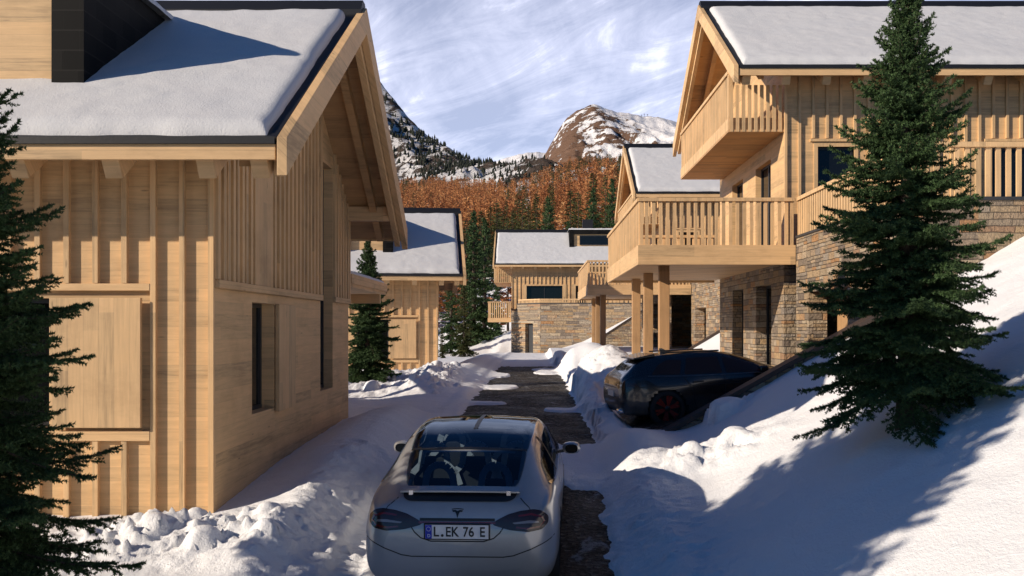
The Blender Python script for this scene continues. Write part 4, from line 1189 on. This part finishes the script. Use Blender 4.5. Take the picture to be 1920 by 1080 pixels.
    for sg in (-1, 1):
        P = [(.34, .845), (.40, .885), (.50, .932), (.62, .962), (.74, .972), (.83, .955), (.885, .90), (.885, .84), (.83, .79), (.70, .768), (.52, .785), (.37, .825)]
        lamp = car.decal('tail_lamp', [(sg * x, z_) for x, z_ in P], 'rear', M['tail'], root, .008, .05, .02, .0)
        car.decal('lamp_lens', [(sg * x, z_) for x, z_ in [(.54, .855), (.70, .875), (.79, .87), (.80, .852), (.70, .85), (.56, .842)]], 'rear', M['tail_clear'], lamp, .012, .05, .01)
        car.line('lamp_ring', [(sg * x, z_) for x, z_ in [(.60, .915), (.72, .93), (.82, .905), (.845, .86), (.80, .815), (.68, .80), (.58, .812)]], 'rear', .016, M['red'], lamp, .013)
        if 0: car.decal('reflector', [(sg * .62, .43), (sg * .80, .45), (sg * .80, .475), (sg * .62, .455)], 'rear', M['red'], root, .005, .06, .01)
    car.decal('lamp_bar', [(-.37, .866), (.37, .866), (.37, .893), (-.37, .893)], 'rear', M['black_plastic'], root, .009, .06)
    car.decal('lamp_bar', [(-.38, .842), (.38, .842), (.38, .863), (-.38, .863)], 'rear', M['red'], root, .009, .06)
    # the badge: a flared T
    for poly in ([(-.06, .976), (-.03, .980), (0, .982), (.03, .980), (.06, .976), (.057, .969), (.03, .973), (0, .975), (-.03, .973), (-.057, .969)], [(-.054, .963), (-.022, .967), (0, .958), (.022, .967), (.054, .963), (.045, .949), (.024, .950), (.014, .935), (0, .893), (-.014, .935), (-.024, .950), (-.045, .949)]):
        car.decal('badge', poly, 'rear', M['ink'], root, .006, .03)
    car.line('bumper_seam', [(-.95, .70), (-.72, .60), (-.55, .535), (-.45, .52), (.45, .52), (.55, .535), (.72, .60), (.95, .70)], 'rear', .011, M['black_plastic'], root)
    car.line('plate_recess', [(-.47, .835), (-.42, .76), (-.36, .705), (-.26, .672), (.26, .672), (.36, .705), (.42, .76), (.47, .835)], 'rear', .012, M['interior'], root)
    car.line('hatch_seam', [(-.61, 1.06), (-.70, .99), (-.72, .955)], 'rear', .008, M['black_plastic'], root); car.line('hatch_seam', [(.61, 1.06), (.70, .99), (.72, .955)], 'rear', .008, M['black_plastic'], root)
    if 0: car.decal('diffuser', [(-.62, .335), (.62, .335), (.56, .42), (-.56, .42)], 'rear', M['black_plastic'], root, .006, .06, .03)
    sp = MB(); N = 16
    for i in range(N):
        a, b = -.6 + 1.2 * i / N, -.6 + 1.2 * (i + 1) / N
        f = lambda x: (.20 + .10 * x * x, 1.128 - .012 * (x / .6) ** 2)
        (s0, z0), (s1, z1) = f(a), f(b)
        sp.add([(a, s0, z0), (b, s1, z1), (b, s1 + .11, z1 + .028), (a, s0 + .11, z0 + .028), (a, s0, z0 - .016), (b, s1, z1 - .016), (b, s1 + .11, z1 + .012), (a, s0 + .11, z0 + .012)], [(0, 1, 2, 3), (7, 6, 5, 4), (0, 4, 5, 1), (3, 2, 6, 7)])
    spo = sp.build('spoiler', M['silver'], root)
    st = MB()
    for x in (-.49, .49): st.box(x - .02, x + .02, .215, .235, 1.055, 1.125)
    st.build('spoiler_strut', M['chrome'], spo)
    # number plate
    py = -.022
    pl = MB().box(-.325, .325, py, py + .03, .690, .850).build('number_plate', M['ink'], root, .006)
    MB().box(-.31, .31, py - .004, py + .002, .703, .838).build('plate_face', M['plate'], pl)
    MB().box(-.309, -.245, py - .006, py + .001, .704, .837).build('plate_band', M['plate_blue'], pl)
    for t, x, zz, sz, sx, mt in (('L', -.232, .727, .135, .88, 'ink'), ('EK', -.112, .727, .135, .84, 'ink'), ('76', .058, .727, .135, .84, 'ink'), ('E', .222, .727, .135, .84, 'ink'), ('D', -.290, .718, .042, 1., 'plate')):
        text_mesh('plate_lettering', t, sz, M[mt], pl, (x, py - .0065, zz), .012, sx)
    dots = MB()
    for zz, rr in ((.735, .014),):
        n = 10; c = (-.142, zz); dots.prism([(c[0] + rr * math.cos(6.283 * i / n), c[1] + rr * math.sin(6.283 * i / n)) for i in range(n)], 'y', py - .0075, py - .0042)
    dots.build('plate_seal', M['black_plastic'], pl)
    stars = MB()
    for i in range(12):
        a = i * math.pi / 6; c = (-.277 + .020 * math.cos(a), .798 + .020 * math.sin(a)); stars.box(c[0] - .0028, c[0] + .0028, py - .0075, py - .0062, c[1] - .0028, c[1] + .0028)
    stars.build('plate_stars', M['plate'], pl)
    # mirrors
    for sg in (-1, 1):
        V = []; n = 14; rings = [(0., .70, .75), (.05, .96, 1.), (.12, 1., 1.), (.19, .8, .8), (.235, .35, .4)]
        for d, fx, fz in rings:
            for i in range(n):
                t = 6.283 * i / n; V.append((sg * (1.10 + .118 * fx * math.copysign(abs(math.cos(t)) ** .8, math.cos(t)) + .01 * d), 3.02 + d, 1.10 + .075 * fz * math.copysign(abs(math.sin(t)) ** .75, math.sin(t))))
        Fc = [(k * n + i, k * n + (i + 1) % n, (k + 1) * n + (i + 1) % n, (k + 1) * n + i) for k in range(len(rings) - 1) for i in range(n)] + [tuple(range(4 * n, 5 * n))]
        me = bpy.data.meshes.new('mirror'); me.from_pydata(V, [], Fc); me.update(); mo = link_mesh('mirror', me, M['silver'], root, True)
        me = bpy.data.meshes.new('mirror_glass'); me.from_pydata([(v[0], v[1] + .006, v[2]) for v in V[:n]], [], [tuple(range(n))]); me.update(); link_mesh('mirror_glass', me, M['glass'], mo)
        MB().beam((sg * .93, 3.12, 1.05), (sg * 1.06, 3.12, 1.075), .09, .035).build('mirror_arm', M['black_plastic'], mo)
    # cabin
    c = MB().box(-.88, .88, .35, 4.3, .30, .62); c.box(-.80, .80, .30, .75, .62, .93); c.box(-.82, .82, 3.35, 4.2, .62, 1.02); c.build('cabin', M['interior'], root)
    def seat(x, s, zt):
        b = MB()
        b.prism([(x - .24, .62), (x + .24, .62), (x + .25, zt - .32), (x + .13, zt - .16), (x - .13, zt - .16), (x - .25, zt - .32)], 'y', s, s + .10)
        so = b.build('seat', M['interior'], root, .02)
        sh = []
        for i in range(9):
            a = math.pi * i / 8; sh.append((x + .145 * math.cos(a), s + .0, zt - .16 + .16 * math.sin(a)))
        path = [(x + .30, s, zt - .48), (x + .25, s, zt - .34), (x + .155, s, zt - .24)] + sh + [(x - .155, s, zt - .24), (x - .25, s, zt - .34), (x - .30, s, zt - .48)]
        t = MB()
        for p, q in zip(path[:-1], path[1:]): t.beam(p, q, .07, .045, up=(0, 1, 0))
        t.build('headrest', M['seat'], so)
    for x in (-.30, .30): seat(x, .92, 1.26)
    for x in (-.48, 0., .48): seat(x, 1.75, 1.36)
    for x in (-.40, .40): seat(x, 2.65, 1.40)
    stw = MB(); n = 18
    for i in range(n):
        a, b = 6.283 * i / n, 6.283 * (i + 1) / n
        stw.beam((-.40 + .18 * math.cos(a), 3.22, 1.12 + .18 * math.sin(a)), (-.40 + .18 * math.cos(b), 3.22, 1.12 + .18 * math.sin(b)), .03, .03, up=(0, 1, 0))
    stw.build('steering_wheel', M['seat'], root)
    for s in (1.03, 3.98):
        for sg in (-1, 1): wheel(root, sg * .855, s, .37, sg, M['alloy'])
    wl = MB()
    for s in (1.03, 3.98):
        for sg in (-1, 1): wl.box(sg * .45, sg * .70, s - .42, s + .42, .25, .80)
    wl.build('wheel_housing', M['interior'], root)
    return root

def build_black_car():
    root = empty('car', (0, 0, 0), 'black estate car with dark red wheel spokes parked in the driveway of the right chalet', 'car')
    S = [(.00, .40, .80, .60, .76, .74, .60, .80, .82), (.04, .33, .89, .64, .86, .84, .70, .93, .95), (.10, .28, .935, .68, .90, .92, .73, 1.0, 1.025), (.22, .25, .955, .70, .92, .955, .70, 1.09, 1.12), (.38, .23, .965, .70, .93, .965, .64, 1.22, 1.25), (.55, .22, .985, .71, .935, .97, .59, 1.305, 1.34),
         (.75, .22, .995, .72, .935, .97, .59, 1.35, 1.39), (1.2, .22, .995, .72, .935, .965, .60, 1.37, 1.415), (1.7, .22, .955, .68, .93, .955, .61, 1.385, 1.43), (2.15, .22, .95, .68, .925, .945, .61, 1.35, 1.395), (2.65, .22, .955, .70, .925, .935, .61, 1.215, 1.26), (3.05, .22, .965, .68, .925, .925, .68, 1.065, 1.105),
         (3.42, .22, .975, .68, .92, .915, .74, .975, 1.005), (4.0, .22, .97, .66, .88, .87, .66, .92, .95), (4.6, .24, .92, .60, .82, .80, .62, .84, .86), (4.85, .28, .80, .54, .70, .68, .50, .71, .73), (4.95, .36, .62, .50, .55, .60, .40, .63, .64)]
    car = Car(S, None, 8, 7)
    for ws in (.90, 3.80): car.cut.append(lambda c, ws=ws: ((c[:, 1] - ws) ** 2 + (c[:, 2] - .35) ** 2 < .395 ** 2) & (np.abs(c[:, 0]) > .7))
    car.body(root, M['black_paint'])
    wins = [[(.62, 1.02), (1.18, 1.0), (1.28, 1.27), (.98, 1.285), (.78, 1.19)], [(1.27, 1.0), (2.03, .985), (2.01, 1.30), (1.38, 1.305)], [(2.11, .985), (2.98, .985), (2.74, 1.12), (2.46, 1.21), (2.10, 1.295)]]
    for v in ('left', 'right'):
        for p in wins: car.decal('side_window', p, v, M['reflect_glass'], root, .005, .06, .03)
        car.line('window_trim', [(.55, 1.0), (1.2, .972), (2.2, .957), (3.05, .96)], v, .022, M['trim_metal'], root, .008)
        for pl in ([(1.38, .78), (1.24, .97)], [(1.48, .30), (1.40, .70), (1.24, .97)], [(2.07, .28), (2.07, .96)], [(3.12, .30), (3.12, .92)]): car.line('door_seam', pl, v, .01, M['interior'], root)
        for a in (1.42, 2.2): car.line('door_handle', [(a, .845), (a + .22, .85)], v, .03, M['chrome'], root, .012).data.materials.__setitem__(0, M['black_plastic'])
        car.line('sill', [(1.45, .26), (3.5, .26)], v, .10, M['black_plastic'], root, .01)
        car.line('body_crease', [(.35, .80), (1.9, .785), (3.6, .80)], v, .012, M['black_plastic'], root, .003)
    car.decal('rear_window', [(-.56, 1.10), (.56, 1.10), (.50, 1.32), (-.50, 1.32)], 'rear', M['reflect_glass'], root, .006, .06, .05)
    car.decal('windscreen', [(-.66, 2.3), (.66, 2.3), (.72, 3.28), (-.72, 3.28)], 'top', M['reflect_glass'], root, .006, .06, .06)
    for sg in (-1, 1):
        lamp = car.decal('tail_lamp', [(sg * x, zz) for x, zz in [(.28, .83), (.80, .80), (.885, .82), (.87, .90), (.70, .915), (.30, .88)]], 'rear', M['tail'], root, .006, .05, .015)
        car.decal('lamp_lens', [(sg * x, zz) for x, zz in [(.55, .845), (.86, .835), (.86, .87), (.55, .872)]], 'rear', M['tail_clear'], lamp, .010, .05)
        car.decal('tail_lamp', [(.10, .83), (.36, .80), (.30, .87), (.16, .91)], 'right' if sg > 0 else 'left', M['tail'], root, .006, .05, .01)
        car.decal('headlamp', [(sg * .5, .66), (sg * .74, .68), (sg * .72, .76), (sg * .46, .72)], 'front', M['reflect_glass'], root, .006, .05)
        ex = MB().box(sg * .55, sg * .78, -.03, .12, .30, .39); ex.build('exhaust', M['chrome'], root, .03)
    car.decal('rear_diffuser', [(-.72, .30), (.72, .30), (.66, .46), (-.66, .46)], 'rear', M['black_plastic'], root, .006, .06, .03)
    car.line('chrome_strip', [(-.62, .79), (.62, .79)], 'rear', .016, M['black_plastic'], root, .007)
    pl = MB().box(-.26, .26, -.015, .01, .60, .71).build('number_plate', M['plate'], root)
    sp = MB().add([(-.58, .36, 1.35), (.58, .36, 1.35), (.60, .78, 1.415), (-.60, .78, 1.415), (-.58, .36, 1.32), (.58, .36, 1.32), (.60, .78, 1.36), (-.60, .78, 1.36)], [(0, 1, 2, 3), (7, 6, 5, 4), (0, 4, 5, 1), (1, 5, 6, 2), (3, 7, 4, 0)])
    sp.build('spoiler', M['black_paint'], root, .008)
    MB().prism([(1.05, 1.40), (1.24, 1.41), (1.08, 1.50), (1.03, 1.495)], 'x', -.02, .02).build('antenna_fin', M['black_paint'], root)
    for sg in (-1, 1):
        MB().beam((sg * .52, .95, 1.425), (sg * .54, 2.1, 1.415), .03, .03).build('roof_rail', M['black_plastic'], root, .006)
        MB().box(sg * .98, sg * 1.14, 2.72, 2.9, .97, 1.10).build('mirror', M['black_paint'], root, .035)
        a = MB().box(sg * 1.0, sg * 1.13, 2.708, 2.719, 1.0, 1.04); a.build('mirror_strip', M['red'], root)
    MB().box(-.86, .86, .4, 4.4, .25, .70).build('cabin', M['interior'], root)
    for s in (.90, 3.80):
        for sg in (-1, 1): wheel(root, sg * .835, s, .36, sg, M['red_alloy'], 6)
    return root
# ------------------------------------------------------------------ light and sky
CLOUD = (31.0, 31.0, 36.0); SKYT = (.40, .88, 1.38)
SUN = Vector((.838, .40, -.370)).normalized()
def build_light():
    w = bpy.data.worlds.new('World'); sc.world = w; w.use_nodes = True
    t = w.node_tree; n = t.nodes; l = t.links; bg = n['Background']
    el = math.asin(-SUN.z); az = math.atan2(-SUN.x, -SUN.y)      # towards the sun
    sky = n.new('ShaderNodeTexSky'); sky.sky_type = 'NISHITA'; sky.sun_disc = False
    sky.sun_elevation = el; sky.sun_rotation = az; sky.altitude = 1800; sky.air_density = 1.0; sky.dust_density = .6; sky.ozone_density = 2.5
    k = NT.__new__(NT); k.t = t; k.n = n; k.l = l
    tc = n.new('ShaderNodeTexCoord').outputs['Generated']
    x, y, z = k.xyz(tc)
    # project the direction on a cloud layer
    zz = k.math('MAXIMUM', k.math('ADD', z, .14), .03)
    u = k.math('DIVIDE', x, zz); v = k.math('DIVIDE', y, zz)
    p = k.mapping(k.comb(u, v), (.75, .50, 1), (0, 0, R(35)))
    n1 = k.noise(p, .9, 9, .62, 1.4); n2 = k.noise(k.mapping(p, (1, 3.2, 1), (0, 0, R(-18))), 2.6, 8, .7, .9)
    f = k.math('ADD', k.math('MULTIPLY', n1, .68), k.math('MULTIPLY', n2, .32))
    m = k.ramp(f, [(.41, .27), (.49, .42), (.55, .72), (.615, 1.)])
    # the cloud bank lies low over the valley ahead and thins out overhead
    low = k.ramp(k.math('SUBTRACT', k.math('MULTIPLY', y, .5), z), [(.0, 0.), (.18, 1.)])
    m = k.math('MULTIPLY', m, k.math('MULTIPLY', low, .92))
    cloud = (CLOUD[0], CLOUD[1], CLOUD[2], 1)
    blue = k.mix(1., sky.outputs[0], (SKYT[0], SKYT[1], SKYT[2], 1), 'MULTIPLY')
    c = k.mix(m, blue, cloud)
    k.put(bg.inputs[0], c); bg.inputs[1].default_value = .05
    s = bpy.data.lights.new('sun', 'SUN'); s.energy = 5.0; s.angle = R(.5); s.color = (1., .855, .69)
    o = bpy.data.objects.new('sun', s); COL.objects.link(o); o.rotation_euler = SUN.to_track_quat('-Z', 'Y').to_euler()
    o.location = (-30, -10, 30)

def build_camera():
    cd = bpy.data.cameras.new('camera'); co = bpy.data.objects.new('camera', cd); COL.objects.link(co)
    co.location = (0, 0, 0); co.rotation_euler = (R(90), 0, 0)
    cd.sensor_width = 36.; cd.lens = 36. * F / 1920.
    cd.shift_x = -(CX - 960) / 1920.; cd.shift_y = (CY - 540) / 1920.
    cd.clip_start = .1; cd.clip_end = 20000
    sc.camera = co

def main():
    setup_mats(); build_light(); build_camera()
    gz = build_ground()
    build_mountains()
    build_forest(gz)
    # chalets on the left
    c1 = chalet_shuttered()
    c2 = copy_tree(c1); c2.location = (-3.98, 39.9, -2.45); c2.rotation_euler[2] = R(6.6)
    c2['label'] = 'second timber chalet on the left, beyond the snow heaps and the small dark spruce'
    # chalets on the right
    chalet_on_stone((6.53, 25, -1.2), 'big timber chalet on stone base at right, its terrace reaching over the black car', 6.53, 25., 0., 5.02, 24.,
                    (2.67, 24.5, 6.70, 34.6, 2.09, 3.30, [(3.44, 26.2), (3.44, 29.8), (3.44, 33.3)]), (6.71, 17.1, 2.26, -1.2),
                    winx=((.87, 1.82, 3.4, 4.69), (5.4, 9.6, 2.4, 4.69)))
    chalet_on_stone((6.4, 48, -1.2), 'timber chalet half hidden behind the big right chalet, its terrace on dark posts', 6.4, 48., .05, 4.88, 24.,
                    (2.67, 47.4, 7.80, 57.6, 2.09, 3.30, [(3.44, 49.2), (3.44, 52.8), (3.44, 56.3)]), (7.82, 40.1, 2.26, -1.2),
                    winx=((.87, 1.82, 3.4, 4.69), (3.2, 4.4, 2.4, 4.69), (5.4, 9.6, 2.4, 4.69)), seed=41)
    far = chalet_far()
    sloping_wall((W1[0][0], W1[2], -2), W1[:2], W1[2], .3, 'stone retaining wall with a brown sloping coping beside the black car')
    sloping_wall((W2[0][0], W2[2], -2), W2[:2], W2[2], .3, 'short sloping retaining wall seen between the terrace posts and doors at right')
    sloping_wall((W3[0][0], W3[2], -2), W3[:2], W3[2], .3, 'sloping stone retaining wall far back behind the dark terrace posts')
    # cars
    a = build_silver_car(); a.location = (-.745, 9.42, -2.77); a.rotation_euler = (R(2.0), 0, R(-2.6))
    b = build_black_car(); b.location = (1.60, 19.35, -1.98); b.rotation_euler = (Matrix.Rotation(R(-83), 3, 'Z') @ Matrix.Rotation(R(2.8), 3, 'X')).to_euler()
    # spruces
    m1 = spruce_mesh(5.05, 1.33, 3, whorl=.118, nb=10, droop=.85, dens=310, nlen=.042, nwid=.0074, z0=.125)
    m2 = spruce_mesh(5.2, 1.24, 17, whorl=.10, nb=12, dens=460, nlen=.034, nwid=.0055)
    m3 = spruce_mesh(4.6, 1.2, 29, whorl=.15, nb=9, dens=170, nlen=.06, nwid=.013)
    x, y = 4.17, 10.75
    tree_obj(m1, (x, y, gz(x, y) - .03), 'tall dark green spruce standing alone on the snowy slope at right', rz=.6)
    tree_obj(m2, (-4.36, 7.2, gz(-4.36, 7.2) - .05), 'dark spruce cut off by the left edge, in front of the first chalet', rz=2., scale=1.06)
    tree_obj(m3, (-8.2, 5.5, gz(-8.2, 5.5) - .1), 'tall spruce outside the picture whose shadow crosses the snow slope', scale=2.1, rz=1.)
    tree_obj(m3, (-6.9, 4.1, gz(-6.9, 4.1) - .1), 'spruce left of the camera outside the picture, lower than its taller neighbour', scale=1.75, rz=2.5)  # unseen, added to widen the shadow on the slope
    tree_obj(m3, (-10.6, 3.4, gz(-10.6, 3.4) - .1), 'tallest spruce of those left of the camera, outside the picture', scale=2.4, rz=4.)  # also unseen, added to close the gaps in that shadow band
    tree_obj(m3, (-5.25, 30.5, gz(-5.25, 30.5) - .15), 'small dark spruce between the first and second left chalets, beside the snow heap', scale=.99, rz=.3)
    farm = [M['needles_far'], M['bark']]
    m4 = spruce_mesh(4.6, .95, 51, whorl=.24, nb=7, dens=70, nlen=.10, nwid=.022, tw_gap=.08)
    m5 = spruce_mesh(4.6, .80, 57, whorl=.24, nb=7, dens=70, nlen=.10, nwid=.022, tw_gap=.08)
    L = [(870, 78, 2.9, m4, 'olive sunlit young spruce in front of the taller dark spruces left of the lane', 1),
         (829, 70, 1.0, m5, 'smallest thin spruce right beside the corner of the second left chalet', 1),
         (888, 97, 1.15, m4, 'tall dark spruce behind the olive young spruce, left of the far chalet', 0),
         (909, 104, 1.2, m5, 'tall dark spruce nearest the roof edge of the far chalet', 0),
         (846, 90, 1.2, m4, 'dark spruce in deep shade just beside the second left chalet', 0),
         (932, 118, 1.2, m5, 'bushy dark spruce between the leftmost far balcony and the hillside', 0)]
    tops = {870: 535, 829: 612, 888: 398, 909: 412, 846: 505, 932: 520}
    for px, Y, s, me, lab, sunny in L:
        X = (px - CX) / F * Y; z0 = gz(X, Y) - .2; h = (CY - tops[px]) / F * Y - z0
        tree_obj(me, (X, Y, z0), lab, rz=px, scale=h / 4.6, mats=farm if sunny else None)
    for px, Y, top, lab in ((1028, 128, 372, 'dark spruce behind the far chalet roof, left of two others'), (1112, 132, 356, 'dark spruce behind the far chalet roof, nearest its chimney'), (1148, 136, 338, 'dark spruce beside the gable of the half hidden right chalet'), (1066, 126, 418, 'low dark spruce just over the ridge of the far chalet')):
        X = (px - CX) / F * Y; z0 = gz(X, Y) - .2; h = (CY - top) / F * Y - z0
        tree_obj(m5 if px % 3 else m4, (X, Y, z0), lab, rz=px, scale=h / 4.6)
    # masts on the ridge of the peak
    mk = mat_plain('grey steel', (.12, .12, .13), .6)
    for i, (px, top, bot) in enumerate(((1203, 215, 222), (1208, 213, 222), (1214, 214, 224), (1245, 222, 231))):
        p0 = at(px, bot + 4, 4195); p1 = at(px, top, 4195); m_ = MB(p0); m_.beam(p0, p1, 1.6, 1.6, up=(0, 1, 0)); q = Vector(p1) - Vector((0, 0, 2)); m_.beam(q - Vector((4, 0, 0)), q + Vector((4, 0, 0)), 1.4, 1.4)
        o = m_.build('lift_mast', mk); o.location = p0
        tag(o, 'tiny lift mast standing apart to the right on the snowy summit ridge' if i == 3 else 'tiny lift mast in the cluster of three on the snowy summit ridge', 'lift mast', 'lift masts on the summit ridge')
    sc.view_settings.view_transform = 'Standard'; sc.view_settings.look = 'None'; sc.view_settings.exposure = .24; sc.view_settings.gamma = 1
    sc.cycles.use_denoising = True
    sc.cycles.max_bounces = 8; sc.cycles.transparent_max_bounces = 16

def chalet_far():
    X0, Y0, dz = -1.9, 84., -1.05
    org = (X0, Y0, -2.4)
    root = empty('chalet', org, 'farthest chalet at the end of the lane, with a roof dormer and stone base', 'house', 'timber chalets along the snowy lane')
    B = lambda: MB(org)
    yf, yb, ze, zr = Y0 - .9, Y0 + 9.5, 5.40, 8.75
    yr = (yf + yb) / 2; m = (zr - ze) / (yr - yf); Y1 = Y0 + 8.6; XR = 22.
    wt = lambda y: zr - m * abs(y - yr) - .17
    Zs = .2
    wins = [(X0 + 1.3, X0 + 4.45, 2.35, 3.6), (X0 + 5.6, X0 + 6.6, 1.9, 3.6)]
    w = B(); columns_wall(w, 'y', Y0, .24, (X0, XR), Zs, lambda x: wt(Y0), wins); w.build('wall', M['wall_h'], root)
    for a, b, c, d in wins:
        window(root, org, 'y', Y0, a, b, c, d, .12, mull=2)
        t = B().box(a - .35, a, Y0 - .05, Y0 + .1, c - .1, d + .12); t.box(b, b + .35, Y0 - .05, Y0 + .1, c - .1, d + .12); t.box(a, b, Y0 - .05, Y0 + .1, d, d + .12); t.build('window_trim', M['wood_v'], root)
    g = B(); columns_wall(g, 'x', X0 - .002, .24, (Y0 + .242, Y1, yr), Zs, wt, []); g.build('gable_wall', M['wall_h'], root)
    bt = B()
    for i in range(60):
        x = X0 + .034 + .36 * i
        if x > XR: break
        lo = Zs
        for a, b, c, d in wins:
            if a - .4 < x < b + .4: lo = d + .14
        battens(bt, 'y', Y0 - .001, -1, [x], lo, wt(Y0) - .01)
    bt.build('batten', M['wood_v'], root)
    rl = -3.52
    b = B(); b.box(rl + .08, X0 - .003, Y0, Y1 - .5, 3.85, 3.91); b.build('balcony_floor', M['soffit'], root)
    b = B(); b.box(rl + .08, rl + .16, Y0, Y1 - .5, 3.915, 5.2); railing(b, (rl + .15, Y0 + .03), (X0 - .06, Y0 + .03), 3.915, ze - .1, .185, .09, cap=False); b.build('balcony_rail', M['wood_v'], root)
    zf = roof(root, org, rl, 22.5, yf, yb, ze, zr, 'L', X0, Y0, Y1, [X0 + 1.0 + 1.08 * i for i in range(18)] + [X0 + .0], seed=61, holes=((3.4, 7.9, Y0 + 1.7, Y0 + 4.0),))
    dormer(root, org, 3.2, 8.1, Y0 + 1.4, float(zf(Y0 + 1.4)) + 1.75, lambda y: zf(y) + .06, seed=63, window_=True)
    B().box(4.55, 5.5, yr + .1, yr + .9, zr - .3, zr + 1.15).build('chimney', M['roof'], root)
    # stone base: a step back at the left, a splayed lit face with a door, a long front
    s = B().prism([(X0 + .05, Y0 - .02), (-1.35, Y0 - .02), (-1.35, 80.), (X0 + .05, 80.2)][::1], 'z', -3.6, 1.35); s.build('stone_wall', M['stone'], root)
    A, C = Vector((-1.36, 80.)), Vector((.55, 77.6))
    d = (C - A).normalized(); nrm = Vector((d.y, -d.x)); L = (C - A).length
    s = B()
    def pan(a, b, z0, z1, t0=0., t1=.5):
        P = [A + d * a - nrm * t0, A + d * b - nrm * t0, A + d * b - nrm * t1, A + d * a - nrm * t1]
        s.prism([(p.x, p.y) for p in P], 'z', z0, z1)
    da, db, dt = L * .36, L * .70, .28
    pan(0, da, -3.6, 1.88); pan(db, L, -3.6, 1.88); pan(da, db, dt, 1.88)
    s.build('stone_wall', M['stone'], root)
    s = B(); pan(da, db, -3.6, dt, .35, .42); s.build('door', M['slate'], root)
    s = B(); s.box(.56, 12., 77.6, 78.1, -3.6, 1.88); s.build('stone_wall', M['stone_big'], root)
    s = B(); P = [A + nrm * .04, C + nrm * .04, Vector((12., 77.56)), Vector((12., Y0 - .02)), Vector((-1.36, Y0 - .02))]; s.prism([(p.x, p.y) for p in P], 'z', 1.881, 1.95); s.build('coping', M['slate'], root)
    r = B(); railing(r, (A.x + .15, A.y + .1), (C.x, C.y + .1), 1.96, 2.28, .185); railing(r, (C.x, C.y + .1), (11.9, C.y + .1), 1.96, 2.28, .185); r.build('terrace_rail', M['wood_v'], root)
    # small terrace at the left
    t = B(); t.box(-3.95, X0 - .003, 83.2, 87., .42, .78); t.build('terrace_floor', M['wood_x'], root)
    r = B(); railing(r, (-3.9, 83.25), (X0 - .05, 83.25), .785, 2.2, .17, .1); railing(r, (-3.9, 83.25), (-3.9, 86.9), .785, 2.2, .17, .1); r.build('terrace_rail', M['wood_v'], root)
    return root

main()
